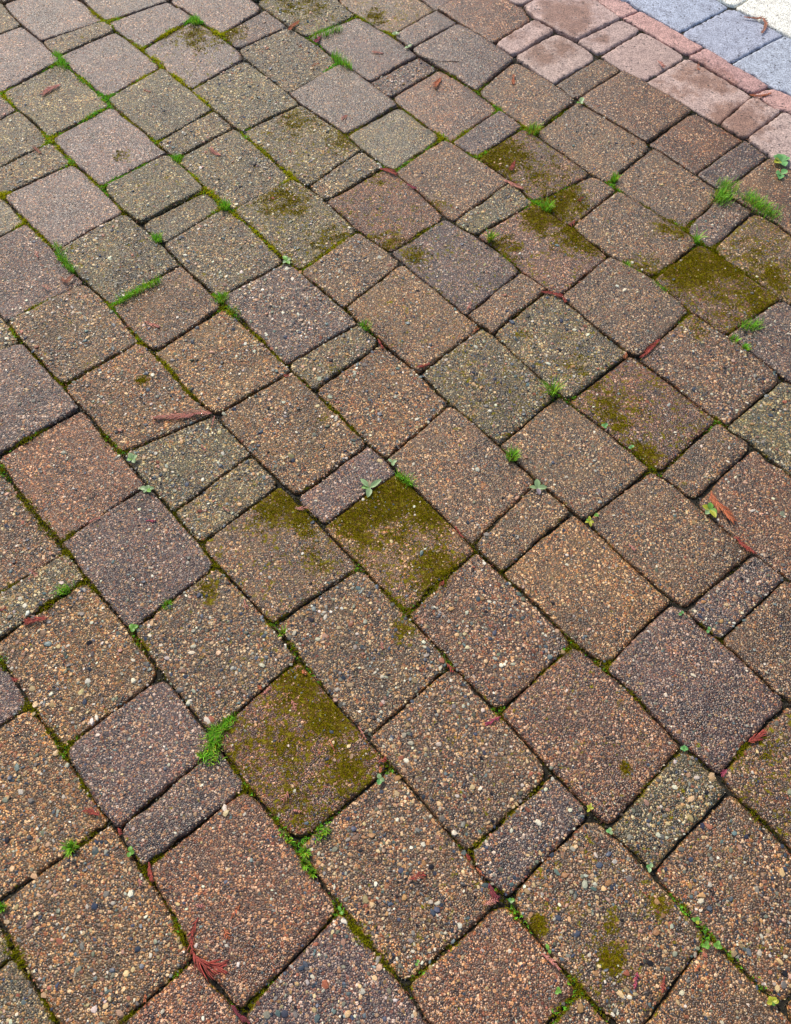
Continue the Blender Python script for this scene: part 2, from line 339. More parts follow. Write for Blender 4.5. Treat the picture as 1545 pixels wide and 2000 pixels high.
LOOK = {'J1J2': 's s s s', 'J2J3': 'k k k k k k k', 'J3J4': 'fp fr k k fb fb fr fp fb', 'J4J5': 'fb fp fp mb mb mb mp mo',
        'J5J6': 'cg fp cp fr mp mR mb mb mR mp', 'J6J7': 'fp mp cg fp fg mb cg mr mb cb cg', 'J7A': 'fp fp fp cg cg cg mR mP mb cg mR mb mr',
        'AB': 'fp mg fp mg cg cg cg cb mo cg mb mb cp mb', 'BC': 'mg fp mg fp mg mg cg cp cg co mb mb mo mp mr',
        'CD': 'mp mg cg fp cg mb co co mp mo cb mr cg cb', 'DE': 'fg mp cb co cg cg mb cb cb cp cb mb', 'EF': 'cg mp mr mp cb mR cb mr cb',
        'FG': 'cb cg co mp mp mr cp', 'GH': 'mp co co mr', 'H': 'cg cg'}
TINT = {'p': (110, 90, 87), 'r': (124, 87, 62), 'b': (121, 94, 63), 'g': (111, 103, 68), 'o': (133, 101, 57), 'R': (112, 70, 38), 'P': (98, 78, 80),
        'k': (178, 154, 144), 's': (186, 146, 138), 'y': (166, 174, 190), 'w': (228, 227, 216)}
# moss lying on the faces of pavers: x, y, radius (photograph pixels), strength
MOSS_FACE = [(390, 70, 62, .55), (440, 62, 40, .7), (350, 60, 40, .5), (585, 235, 55, .55), (672, 272, 45, .6), (560, 395, 60, .6), (640, 470, 50, .55),
             (525, 375, 45, .6), (600, 10, 60, .5), (560, 10, 40, .5), (735, 30, 30, .6), (970, 305, 60, .85), (1040, 345, 90, .5), (1085, 392, 60, .85), (1010, 300, 40, .6),
             (1060, 425, 50, .8), (1120, 460, 55, .7), (1150, 480, 30, .7), (1345, 520, 70, .95), (1420, 510, 60, .95), (1480, 590, 60, .7), (1430, 580, 90, .5), (1400, 640, 40, .45), (1480, 500, 60, .5), (1510, 540, 50, .7),
             (1255, 525, 40, .6), (1300, 445, 40, .5), (810, 500, 40, .55), (980, 485, 45, .6), (1000, 545, 30, .7), (760, 470, 35, .6), (850, 400, 35, .5), (730, 350, 40, .4), (1195, 800, 70, .6), (1170, 760, 50, .5), (1262, 888, 35, .8),
             (1120, 715, 50, .45), (1020, 660, 35, .4), (1350, 640, 40, .5), (760, 970, 70, .95), (840, 985, 60, .95), (800, 1040, 70, .55), (690, 1010, 55, .9), (850, 1110, 60, .75), (730, 1060, 50, .6),
             (540, 985, 55, .8), (600, 1010, 50, .7), (500, 1040, 40, .4), (620, 1090, 60, .45), (580, 1340, 50, .8), (640, 1400, 60, .8), (560, 1450, 90, .55), (680, 1500, 50, .75), (500, 1460, 50, .5), (600, 1550, 70, .5), (520, 1540, 40, .5), (480, 1490, 40, .5),
             (790, 1232, 28, .7), (410, 1152, 26, .7), (280, 1262, 20, .6), (1195, 1872, 34, .8), (1290, 1768, 24, .8), (1048, 1805, 20, .9), (1220, 1497, 12, .9), (1200, 1810, 30, .5), (630, 820, 30, .4), (655, 720, 30, .4), (1330, 450, 30, .6), (1500, 1440, 40, .5), (1490, 1480, 40, .4),
             (280, 743, 18, .6), (240, 305, 22, .5), (900, 850, 30, .35), (540, 1600, 50, .5), (1100, 1440, 30, .3)]
# brown weathering on the pale pavers
STAIN_FACE = [(1100, 30, 45, .75), (1125, 50, 40, .6), (1180, 77, 12, .7), (1055, 105, 28, .7), (1105, 92, 20, .8), (1375, 150, 35, .7), (1320, 170, 40, .5), (1410, 165, 20, .7), (1345, 145, 25, .7),
              (1440, 235, 40, .9), (1480, 205, 25, .5), (1075, 60, 18, .5), (1010, 70, 18, .5)]


def blobs(L):
    out = []
    for x, y, r, s in L:
        c = gp(x, y); out.append((c[0], c[1], r * unit(x, y) * 1.2, s))
    return np.array(out)


MF, SF = blobs(MOSS_FACE), blobs(STAIN_FACE)
SF[:, 2] *= 1.5; SF[:, 3] = np.minimum(SF[:, 3] * 1.2, 1)


def face_field(P, B):
    if len(B) == 0:
        return np.zeros(len(P))
    d2 = ((P[:, None, :2] - B[None, :, :2]) ** 2).sum(2) / (B[None, :, 2] ** 2)
    return np.minimum((np.exp(-d2 * 0.9) * B[None, :, 3]).max(1) * 1.0, 1.0)


# pavers filmed over as a whole
FILM = np.array([(*gp(x, y), f_) for x, y, f_ in [(1400, 575, .46), (575, 1470, .44), (800, 1060, .40), (1040, 335, .38), (600, 430, .36), (1090, 460, .33), (1500, 500, .42), (1210, 800, .37), (600, 285, .34),
                                                  (640, 1060, .33), (545, 1060, .33), (745, 420, .32), (900, 520, .30), (1100, 690, .30), (960, 720, .34), (380, 110, .30), (600, 20, .36), (1200, 1760, .31), (1480, 1480, .38), (1170, 1500, .25), (700, 15, .33)]])
U_MIN, U_MAX, V_MIN, V_MAX = -3.4, 1.7, -1.9, 3.0
line_v = {}
for nme in LINES:
    a = uv(J[nme]); a = a[np.argsort(a[:, 0])]
    sm = a[:, 1].copy(); sm[1:-1] = (a[:-2, 1] + a[1:-1, 1] * 2 + a[2:, 1]) / 4
    line_v[nme] = (a[:, 0], sm)
line_v['I'] = (np.array([0.]), np.array([-0.518]))
line_v['J0'] = (np.array([0.]), np.array([1.957]))


def v_at(nme, u):
    us, v_ = line_v[nme]
    m_ = v_.mean()
    return np.interp(u, us, v_, left=m_, right=m_)


r_ext = np.random.default_rng(21)


def extend(cross, look, width, tints=None):
    """carry a course on past the surveyed joints, in the same three paver sizes"""
    cross = list(cross); look = list(look)
    def size():
        return width * r_ext.choice([0.43, 0.85, 1.25], p=[.25, .2, .55])
    def lk():
        return r_ext.choice(tints or ['mb', 'mp', 'cg', 'cb', 'mr', 'co', 'fp'])
    n0 = len(cross)
    while min(cross[-1]) < U_MAX:
        s = width * 1.25 if len(cross) == n0 else size(); cross.append((cross[-1][0] + s, cross[-1][1] + s)); look.append(lk())
    n0 = len(cross)
    while max(cross[0]) > U_MIN:
        s = width * 1.25 if len(cross) == n0 else size(); cross.insert(0, (cross[0][0] - s, cross[0][1] - s)); look.insert(0, lk())
    return cross, look


quads = []           # (corner pts in (u,v): UL, UR, LR, LL as T,R,B,L), look, line names
joint_paths = []     # polylines in (u,v) for the moss
for up, lo, key in COURSES:
    cr = []
    for a, b in X[key]:
        q = uv([a, b]); cr.append((q[0, 0], q[1, 0]))
    cr.sort(key=lambda t: t[0] + t[1])
    lk = LOOK[key].split()
    assert len(lk) == len(cr) + 1, key
    cr, lk = extend(cr, lk, 0.16, {'J1J2': ['s'], 'J2J3': ['k']}.get(key))
    for i in range(len(cr) - 1):
        (l0, u0), (l1, u1) = cr[i], cr[i + 1]
        quads.append(((u0, u1, l1, l0), up, lo, lk[i + 1]))
    for l, u in cr:
        joint_paths.append(np.array([(l, v_at(lo, l)), (u, v_at(up, u))]))
# the grey and whitish pavers past the pink edging
grey_cross, grey_look = extend([(-.955, -.940), (-.801, -.784)], ['y', 'y', 'y'], 0.16, ['y'])
for i in range(len(grey_cross) - 1):
    (l0, u0), (l1, u1) = grey_cross[i], grey_cross[i + 1]
    quads.append(((u0, u1, l1, l0), 'J0', 'J1', 'y'))
prev, vv = 'J0', 1.957
for n_row in range(5):
    nme = 'W%d' % n_row; vv += 0.165; line_v[nme] = (np.array([0.]), np.array([vv]))
    cr, lk = extend([(-.93 + .06 * n_row, -.93 + .06 * n_row)], ['w', 'w'], 0.16, ['w'])
    for i in range(len(cr) - 1):
        (l0, u0), (l1, u1) = cr[i], cr[i + 1]
        quads.append(((u0, u1, l1, l0), nme, prev, 'w'))
    prev = nme
prev, vv = 'I', -0.518
for n_row in range(8):
    nme = 'Z%d' % n_row; vv -= 0.16; line_v[nme] = (np.array([0.]), np.array([vv]))
    u0_ = r_ext.uniform(-.1, .1)
    cr, lk = extend([(u0_, u0_)], ['mb', 'cb'], 0.16)
    for i in range(len(cr) - 1):
        (l0, u0), (l1, u1) = cr[i], cr[i + 1]
        quads.append(((u0, u1, l1, l0), prev, nme, lk[i + 1]))
    prev = nme
for nme in LINES[1:]:
    us = np.arange(-2.4, .6, .01)
    joint_paths.append(np.stack([us, v_at(nme, us)], 1))

GAP = 0.0010


def outline(q, r):
    """rounded, chipped outline of one paver and the same outline drawn in by given distances (metres on the ground)"""
    (u0, u1, l1, l0), up, lo, lk = q
    C0 = np.array([(l0, v_at(lo, l0)), (l1, v_at(lo, l1)), (u1, v_at(up, u1)), (u0, v_at(up, u0))])
    gaps = GAP * r.uniform(.6, 1.6, 4) * (1.0 if lk[0] not in 'ksyw' else 1.3)
    L = np.linalg.norm(np.roll(C0, -1, 0) - C0, axis=1)
    rads = np.array([min(r.uniform(.005, .015) if r.uniform() < .85 else r.uniform(.015, .026), .24 * min(L[i], L[i - 1])) for i in range(4)])
    bulge = [r.uniform(.70, .95) for _ in range(4)]
    ms = [max(int(L[i] / .008), 4) for i in range(4)]

    def draw(dd):
        C = []
        for i in range(4):
            p, a, b = C0[i], C0[i - 1], C0[(i + 1) % 4]
            d0 = (p - a) / np.linalg.norm(p - a); d1 = (b - p) / np.linalg.norm(b - p)
            n0 = np.array([-d0[1], d0[0]]); n1 = np.array([-d1[1], d1[0]])
            A = np.array([n0, n1]); C.append(p + np.linalg.solve(A, [gaps[i - 1] + dd, gaps[i] + dd]))
        C = np.array(C)
        pts = []
        rd = np.maximum(rads - dd * .55, .003)
        for i in range(4):
            p, a, b = C[i], C[i - 1], C[(i + 1) % 4]
            la, lb = np.linalg.norm(a - p), np.linalg.norm(b - p)
            s_, e_ = p + (a - p) / la * rd[i], p + (b - p) / lb * rd[i]
            k = bulge[i]
            for t in np.linspace(0, 1, 8):
                pts.append((1 - t) ** 2 * s_ + 2 * t * (1 - t) * (p * k + (s_ + e_) * (1 - k) / 2) + t * t * e_)
            far = b + (p - b) / lb * rd[(i + 1) % 4]
            for t in np.linspace(0, 1, ms[i] + 2)[1:-1]:
                q_ = e_ + (far - e_) * t
                if i in (0, 2):          # the long joints are not quite straight
                    nm = lo if i == 0 else up
                    a_, b_ = C0[i], C0[(i + 1) % 4]
                    f_ = np.clip((q_[0] - a_[0]) / (b_[0] - a_[0]), 0, 1)
                    q_ = q_ + np.array([0, float(v_at(nm, q_[0])) - (a_[1] + (b_[1] - a_[1]) * f_)])
                pts.append(q_)
        return np.array(pts)
    P = draw(0)
    n = len(P)
    t = np.linspace(0, 2 * np.pi, n, endpoint=False)
    w = np.zeros(n)
    for k in range(2, 9):
        w += r.normal() * .00035 * np.sin(k * t + r.uniform(0, 6.3))
    w += r.normal(size=n) * (.0005 if lk[0] not in 'ksyw' else .0010)
    for _ in range(r.integers(2, 7)):                       # chips along the arris
        c_, wd, dp = r.uniform(0, 2 * np.pi), r.uniform(.03, .12), r.uniform(.0006, .0026)
        dt = np.abs((t - c_ + np.pi) % (2 * np.pi) - np.pi)
        w -= dp * np.exp(-(dt / wd) ** 2)
    w = np.clip(w, -.005, .0012)
    d = np.roll(P, -1, 0) - np.roll(P, 1, 0); d /= np.linalg.norm(d, axis=1)[:, None] + 1e-9
    nr = np.stack([d[:, 1], -d[:, 0]], 1)
    M = np.array([E_U, E_V])
    DD = (0.0, .0007, .0022, .0046, .0085)
    rings = [(draw(x) + nr * (w * k)[:, None]) @ M for x, k in zip(DD, (1, 1, .9, .6, .2))]
    return rings, DD


def top_z(P, d, prm):
    z0, tx, ty, dome, size, ph = prm
    z = z0 + tx * P[:, 0] + ty * P[:, 1] - dome * ((P[:, 0] ** 2 + P[:, 1] ** 2) / size ** 2)
    z += .0004 * np.sin(P[:, 0] * 90 + ph) * np.sin(P[:, 1] * 80 + ph * 1.7)
    e = np.clip(1 - d / .0065, 0, 1)
    return z - .0034 * e ** 2.6


def edge_dist(P, O):
    A = O; B = np.roll(O, -1, 0)
    ab = B - A
    L2 = (ab ** 2).sum(1) + 1e-12
    t = np.clip(((P[:, None] - A[None]) * ab[None]).sum(2) / L2[None], 0, 1)
    d = np.linalg.norm(P[:, None] - (A[None] + t[..., None] * ab[None]), axis=2).min(1)
    x, y = P[:, :1], P[:, 1:]
    c = ((A[None, :, 1] > y) != (B[None, :, 1] > y))
    xi = A[None, :, 0] + (y - A[None, :, 1]) * ab[None, :, 0] / np.where(np.abs(ab[None, :, 1]) < 1e-12, 1e-12, ab[None, :, 1])
    inside = (c & (x < xi)).sum(1) % 2 == 1
    return np.where(inside, d, -d)


def paver_mesh(rings, DD, prm, cheap=False):
    O = rings[0]; n = len(O)
    R = [np.c_[O, np.full(n, -.055)], np.c_[O, np.full(n, -.0075) + prm[0]]]
    for P, dd in list(zip(rings, DD))[1:]:
        if cheap and dd not in (DD[1], DD[-1]):
            continue
        R.append(np.c_[P, top_z(P, np.full(n, dd), prm)])
    base = rings[-1]
    for fr in ((.86, .70, .54, .38, .22, .09) if not cheap else (.5,)):
        P = base * fr
        R.append(np.c_[P, top_z(P, np.full(n, 1.), prm)])
    V = np.concatenate(R + [np.array([[0, 0, float(top_z(np.zeros((1, 2)), np.ones(1), prm)[0])]])])
    k = len(R)
    F = []
    i = np.arange(n); j = (i + 1) % n
    for a in range(k - 1):
        F.append(np.stack([a * n + i, a * n + j, (a + 1) * n + j], 1)); F.append(np.stack([a * n + i, (a + 1) * n + j, (a + 1) * n + i], 1))
    F.append(np.stack([(k - 1) * n + i, (k - 1) * n + j, np.full(n, k * n)], 1))
    return V, np.concatenate(F)


PEB = np.array([lin(c) for c in [(210, 180, 132), (184, 140, 92), (188, 148, 122), (216, 206, 182), (132, 126, 116), (72, 80, 94), (40, 38, 42),
                                 (126, 126, 106), (164, 102, 76), (104, 120, 118), (150, 128, 104), (70, 66, 66)]])
PW = {'p': [.13, .12, .13, .10, .15, .09, .06, .06, .05, .03, .05, .03], 'r': [.13, .16, .12, .08, .10, .07, .05, .04, .15, .03, .04, .03],
      'b': [.16, .14, .10, .10, .12, .08, .06, .06, .07, .04, .04, .03], 'g': [.15, .10, .06, .12, .14, .09, .05, .11, .03, .08, .05, .02],
      'o': [.19, .18, .07, .09, .09, .07, .05, .08, .09, .04, .04, .01]}


def pebbles(P, z, r, tint, rr, seg=6):
    """low pebble domes set into the face: centres P, heights z, radii r"""
    m_ = len(P)
    a0 = rr.uniform(0, 6.28, m_); el = rr.uniform(1.0, 1.65, m_)
    ang = np.arange(seg) * 2 * np.pi / seg
    jit = rr.uniform(.70, 1.25, (m_, seg)); jit2 = jit * rr.uniform(.60, .86, (m_, seg))
    ca, sa = np.cos(a0)[:, None], np.sin(a0)[:, None]
    def ring(j, h):
        x = np.cos(ang)[None] * j * r[:, None] * np.sqrt(el)[:, None]; y = np.sin(ang)[None] * j * r[:, None] / np.sqrt(el)[:, None]
        return np.stack([P[:, :1] + x * ca - y * sa, P[:, 1:] + x * sa + y * ca, np.broadcast_to(h[:, None], x.shape)], 2)
    hh = r * rr.uniform(.22, .50, m_)
    tl = rr.normal(size=(m_, 2)) * .18
    r1 = ring(jit, z - .0004); r2 = ring(jit2, z + hh * .8)
    r2[:, :, 2] += (r2[:, :, 0] - P[:, :1]) * tl[:, :1] + (r2[:, :, 1] - P[:, 1:]) * tl[:, 1:]
    top = np.stack([P[:, 0], P[:, 1], z + hh], 1)[:, None]
    V = np.concatenate([r1, r2, top], 1)
    k = 2 * seg + 1
    i = np.arange(seg); j = (i + 1) % seg
    F1 = np.concatenate([np.stack([i, j, seg + j], 1), np.stack([i, seg + j, seg + i], 1), np.stack([seg + i, seg + j, np.full(seg, 2 * seg)], 1)])
    F = (F1[None] + (np.arange(m_) * k)[:, None, None]).reshape(-1, 3)
    w = np.array(PW[tint]); ci = rr.choice(len(PEB), m_, p=w / w.sum())
    wb = np.array([.15, .07, .08, .18, .13, .14, .05, .08, .04, .08, 0, 0]); cb = rr.choice(len(PEB), m_, p=wb / wb.sum())
    ci = np.where(r > .0021, cb, ci)
    c = PEB[ci] * rr.uniform(.45, 1.15, (m_, 1)) * (1 + rr.normal(size=(m_, 3)) * .05)
    return V.reshape(-1, 3), F, np.repeat(c, k, 0)


# x, y, radius (photograph pixels), density, share of bright green
MOSS_JOINT = [(112, 125, 45, 1, .8), (20, 190, 55, 1, .25), (95, 270, 45, 1, .3), (160, 160, 45, 1, .5), (205, 190, 45, 1, .85), (185, 225, 50, 1, .7), (250, 95, 60, .9, .1), (195, 25, 40, 1, .1), (215, 40, 40, 1, .3),
              (380, 42, 30, 1, .9), (330, 62, 45, 1, .05), (420, 68, 45, 1, .1), (300, 120, 45, 1, .1), (350, 155, 50, 1, .05), (390, 200, 50, 1, .1), (280, 155, 55, .9, .1), (250, 235, 50, .8, .05), (300, 275, 35, .9, .3),
              (130, 315, 30, 1, .5), (120, 285, 30, .9, .1), (345, 312, 28, 1, .7), (380, 345, 35, .9, .2), (225, 355, 45, 1, .9), (280, 330, 50, .9, .85), (185, 350, 35, .9, .2), (8, 380, 22, 1, 0), (85, 455, 60, .8, .1),
              (125, 510, 42, 1, .85), (230, 405, 30, .8, .1), (270, 570, 65, 1, .7), (220, 595, 30, .9, .7), (40, 430, 30, .9, .1), (70, 590, 60, .7, .1), (265, 660, 40, 1, .1), (330, 720, 60, .95, .0), (365, 765, 40, .95, 0), (190, 715, 60, .7, .05), (120, 740, 40, .9, .1), (25, 650, 30, .9, .3),
              (65, 700, 60, .6, .0), (215, 865, 55, .9, .15), (60, 855, 50, .9, .1), (8, 915, 28, 1, .2), (50, 985, 50, 1, .0), (90, 1030, 45, 1, .0), (130, 1045, 30, .9, .0), (135, 1080, 25, 1, 0), (175, 1140, 40, 1, 0), (425, 1110, 40, .9, 0), (400, 1070, 30, .8, 0), (350, 1010, 60, .5, 0),
              (10, 1140, 30, .9, 0), (95, 1178, 30, 1, 0), (270, 1250, 40, .9, .1), (325, 1185, 30, .8, .3), (62, 1385, 30, 1, 0), (130, 1460, 38, 1, .1), (168, 1535, 40, 1, 0), (95, 1435, 25, .9, 0), (5, 1290, 25, .9, .2), (165, 1618, 35, 1, 0), (350, 1822, 40, 1, .1), (320, 1770, 20, .5, 0), (25, 1845, 30, 1, 0), (40, 1885, 30, 1, 0), (90, 1970, 40, .8, 0),
              (430, 395, 50, .9, .2), (460, 425, 50, .9, .2), (410, 380, 50, .9, .05), (500, 455, 45, 1, .05), (535, 480, 40, 1, .05), (440, 415, 20, 1, .9), (660, 480, 60, .8, .05), (600, 500, 70, .8, .05), (500, 295, 60, .9, .1), (560, 340, 50, 1, .05), (490, 262, 30, 1, .5), (510, 590, 80, .5, 0),
              (450, 605, 35, .95, .3), (430, 582, 30, 1, .7), (500, 655, 50, .9, 0), (540, 695, 40, .8, 0), (590, 745, 30, .6, .1), (655, 795, 50, .9, 0), (690, 840, 30, .8, 0), (700, 560, 90, .5, 0), (720, 640, 30, .8, .6), (850, 475, 60, .8, 0), (780, 310, 60, .8, .5), (840, 285, 50, .7, .4), (690, 250, 50, .7, .1), (660, 130, 40, 1, .9), (640, 68, 40, 1, .8), (700, 40, 40, .8, .2), (760, 65, 35, .8, .1), (800, 230, 60, .6, .1), (880, 150, 40, .6, .2),
              (900, 260, 60, .8, .1), (860, 268, 35, .9, .2), (940, 175, 40, .6, .3), (975, 212, 30, .8, .6), (1035, 250, 35, 1, .2), (1080, 220, 40, .7, .1), (940, 300, 40, .9, .5), (1050, 400, 40, 1, .5), (1000, 500, 40, .8, .1), (1040, 410, 25, 1, .8), (1095, 365, 50, .7, .3), (1205, 360, 30, .9, .6), (1260, 405, 40, .7, 0), (1330, 440, 45, 1, .05), (1370, 470, 30, .9, .3), (1400, 490, 40, 1, 0), (1450, 530, 60, .8, 0), (1290, 525, 50, .9, 0), (1300, 560, 50, .8, .4), (1240, 525, 30, .9, .5), (1130, 450, 40, .7, 0),
              (1180, 470, 40, .5, 0), (1020, 600, 50, .5, .1), (1340, 620, 30, .9, .1), (1300, 670, 30, .8, .1), (1110, 780, 40, .6, .2), (1240, 880, 40, .8, .1), (1270, 908, 30, .9, .1), (1400, 830, 30, .7, .5), (1330, 895, 40, .6, 0), (860, 1140, 60, .95, 0), (790, 1190, 35, 1, .1), (760, 1165, 40, .8, 0), (700, 1115, 30, .6, .3), (930, 1075, 40, .5, 0), (600, 1000, 50, .5, 0), (870, 1290, 30, .7, .3), (760, 1500, 40, .6, .3), (620, 1325, 40, .5, .3), (560, 1310, 50, .7, .1), (570, 1270, 30, .8, .2),
              (530, 1220, 30, .7, .2), (450, 1420, 40, 1, .8), (470, 1500, 40, .9, 0), (480, 1540, 30, .9, .1), (540, 1610, 30, .9, .2), (600, 1670, 40, 1, .6), (640, 1630, 40, .9, .5), (700, 1820, 60, 1, 0), (660, 1770, 30, .8, .3), (750, 1885, 40, .9, 0), (830, 1905, 40, .7, .1), (880, 1850, 40, .5, 0), (960, 1740, 40, .5, .2), (1010, 1790, 40, .9, .3), (1125, 1920, 45, 1, .1), (1095, 1975, 35, .9, .3), (1170, 1975, 30, .6, .1), (1330, 1775, 30, .8, .5), (1375, 1830, 30, .9, .6), (1430, 1870, 40, .7, .3), (1490, 1930, 40, .6, .2),
              (1100, 1260, 50, .9, .05), (1060, 1310, 60, .6, 0), (1240, 1360, 40, .7, 0), (1180, 1295, 25, .9, .05), (1340, 1500, 40, .5, 0), (1270, 1545, 30, .7, 0), (1450, 1470, 35, .8, 0), (930, 1650, 40, .8, .1), (1000, 1590, 60, .6, 0), (500, 1930, 60, .7, .1), (300, 1690, 50, .8, 0), (250, 1990, 40, .7, 0), (340, 1900, 30, .7, .2), (980, 1390, 30, .6, .2), (1000, 1120, 40, .6, 0), (1400, 1230, 40, .5, 0), (1480, 1590, 40, .6, 0), (1040, 1550, 40, .6, 0)]
MJ = []
for x, y, r_, d_, g_ in MOSS_JOINT:
    c = gp(x, y); MJ.append((c[0], c[1], r_ * unit(x, y), d_, g_))
MJ = np.array(MJ)


# the visible patch of ground, a little generous
view_poly = ground([(-25, -30), (-25, 2030), (1570, 2030), (1570, -30)])
pavement = link('pavement', make_mesh('bedding', [(-60, -60, -.0085), (60, -60, -.0085), (60, 60, -.0085), (-60, 60, -.0085)], [(0, 1, 2, 3)], mats=[M_SOIL], smooth=False), kind='structure')
far_V, far_F, far_n = {}, {}, {}
paver_info = []
n_peb = 0
for qi, q in enumerate(quads):
    r = np.random.default_rng(1000 + qi)
    rings, DD = outline(q, r)
    O = rings[0]
    c = O.mean(0); Ol = O - c; rings = [k_ - c for k_ in rings]
    look = q[3]; tex = look[0] if look[0] in 'fmc' else 'k'; tint = look[-1]
    size = .1
    prm = (r.normal() * .0014, r.normal() * .010, r.normal() * .010, r.uniform(.0004, .0016), size, r.uniform(0, 6))
    smp = np.concatenate([O, O * .5 + c * .5, c[None]])
    vis = (edge_dist(smp, view_poly) > 0).any()
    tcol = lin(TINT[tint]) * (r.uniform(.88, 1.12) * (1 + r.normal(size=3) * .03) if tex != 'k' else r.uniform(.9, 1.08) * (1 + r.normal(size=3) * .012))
    tcol = tcol * (1 - .13 * np.clip((c[0] + .25 * c[1] - .15) / .5, 0, 1) * (tex != 'k'))        # light falloff towards the right, painted into the paver tint
    if not vis:
        V, F = paver_mesh([k_[::4] for k_ in rings], DD, prm, True)
        key = tex + tint
        far_V.setdefault(key, []).append(V + np.array([c[0], c[1], 0])); far_F.setdefault(key, []).append(F + far_n.get(key, 0)); far_n[key] = far_n.get(key, 0) + len(V)
        continue
    V, F = paver_mesh(rings, DD, prm)
    W = V[:, :2] + c
    own = MF[edge_dist(MF[:, :2], O) > -.001]
    film = max([f_[2] for f_ in FILM if edge_dist(f_[None, :2], O)[0] > 0] + [r.uniform(0, .27) if tint in 'gbo' else r.uniform(0, .16)])
    fld = face_field(W, SF) if tex == 'k' else np.maximum(face_field(W, own), film)
    if tex != 'k':       # moss creeping from the joints onto the arrises
        ed = np.abs(edge_dist(V[:, :2], Ol))
        dj = (np.exp(-((W[:, None] - MJ[None, :, :2]) ** 2).sum(2) / MJ[None, :, 2] ** 2 * 1.1) * MJ[None, :, 3]).max(1)
        fld = np.maximum(fld, (.30 + .38 * dj) * np.exp(-(ed / .0042) ** 1.5))
    name = {'k': 'tumbled_paver', 's': 'edging_paver', 'y': 'grey_paver', 'w': 'whitish_paver'}.get(tint, 'paver')
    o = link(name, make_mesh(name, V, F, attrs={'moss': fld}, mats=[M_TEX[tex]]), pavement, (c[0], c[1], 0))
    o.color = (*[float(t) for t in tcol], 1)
    paver_info.append((c, O, prm, tex, own))
    if tex == 'k':
        continue
    # exposed stones
    sp = {'f': .0058, 'm': .0050, 'c': .0048}[tex] * (1.0 if c[1] < 1.1 else 1.12)
    lo_, hi_ = Ol.min(0), Ol.max(0)
    gx, gy = np.meshgrid(np.arange(lo_[0], hi_[0], sp), np.arange(lo_[1], hi_[1], sp))
    P = np.stack([gx.ravel(), gy.ravel()], 1) + r.uniform(-.5, .5, (gx.size, 2)) * sp * .95
    ed = edge_dist(P, Ol)
    rad = {'f': np.exp(r.normal(size=len(P)) * .30) * .00105, 'm': np.exp(r.normal(size=len(P)) * .46) * .00105, 'c': np.exp(r.normal(size=len(P)) * .52) * .00138}[tex]
    rad = np.minimum(rad, .0050)
    ok = ed > np.maximum(.0004, rad * .35)
    mf = face_field(P + c, own)
    ok &= r.uniform(size=len(P)) > mf * .55
    pn = np.sin(P[:, 0] * 61 + qi) * np.sin(P[:, 1] * 57 + 2 * qi) + .6 * np.sin(P[:, 0] * 143 + 3 * qi) * np.sin(P[:, 1] * 131 + qi)
    ok &= r.uniform(size=len(P)) < np.clip(.66 + .48 * pn, .18, 1)          # worn and sandy patches
    ok &= edge_dist(P + c, view_poly) > -.02
    P, rad, ed = P[ok], rad[ok], ed[ok]
    if len(P) == 0:
        continue
    z = top_z(P, ed, prm)
    PV, PF, PC = pebbles(P, z, rad, {'R': 'r', 'P': 'p'}.get(tint, tint), r, 6 if c[1] < .75 else 5)
    n_peb += len(PF)
    link('exposed_stones', make_mesh('exposed_stones', PV, PF, PC, mats=[M_PEB], smooth=False), o, kind='stuff')
for key in far_V:
    o = link('outer_pavers', make_mesh('outer_pavers', np.concatenate(far_V[key]), np.concatenate(far_F[key]), mats=[M_TEX[key[0]]]), pavement, kind='stuff')
    o.color = (*[float(t) for t in lin(TINT[key[1]])], 1)
print('pavers', len(paver_info), 'pebble tris', n_peb)
# ------------------------------------------------------------------ moss in the joints and on the faces


def tufts(P, z, h, spread, col, r, blades=7):
    """little star-shaped moss shoots, one triangle per frond"""
    m_ = len(P)
    a = r.uniform(0, 6.28, (m_, blades)); lean = r.uniform(.15, 1.1, (m_, blades)); hh = h[:, None] * r.uniform(.6, 1.15, (m_, blades))
    bx, by = np.cos(a), np.sin(a)
    wd = .00055 * r.uniform(.8, 1.5, (m_, blades))
    px, py = P[:, :1], P[:, 1:]
    tip = np.stack([px + bx * lean * spread[:, None], py + by * lean * spread[:, None], z[:, None] + hh * (1.15 - .5 * lean)], 2)
    b0 = np.stack([px - by * wd, py + bx * wd, np.broadcast_to(z[:, None], a.shape)], 2)
    b1 = np.stack([px + by * wd, py - bx * wd, np.broadcast_to(z[:, None], a.shape)], 2)
    V = np.stack([b0, b1, tip], 2).reshape(-1, 3)
    F = np.arange(len(V)).reshape(-1, 3)
    cc = np.repeat(col, blades, 0)
    cc = np.stack([cc * .55, cc * .55, cc * r.uniform(.85, 1.35, (len(cc), 1))], 1).reshape(-1, 3)
    return V, F, cc


r = np.random.default_rng(5)
S = []
for path in joint_paths:
    d = np.r_[0, np.cumsum(np.linalg.norm(np.diff(path, axis=0), axis=1))]
    n = int(d[-1] / .0004)
    if n < 2:
        continue
    t = np.sort(r.uniform(0, d[-1], n))
    S.append(np.stack([np.interp(t, d, path[:, 0]), np.interp(t, d, path[:, 1])], 1))
S = np.concatenate(S)
S = S @ np.array([E_U, E_V])
S = S[edge_dist(S, view_poly) > -.02]
S_all = S.copy()
D2 = ((S[:, None] - MJ[None, :, :2]) ** 2).sum(2) / (MJ[None, :, 2] ** 2)
Wt = np.exp(-D2 * 1.1) * MJ[None, :, 3]
best = Wt.argmax(1); dens = Wt.max(1); gsh = MJ[best, 4]
nz = .5 + .5 * np.sin(S[:, 0] * 57 + 3 * np.sin(S[:, 1] * 41)) * np.sin(S[:, 1] * 63 + 2 * np.sin(S[:, 0] * 37))
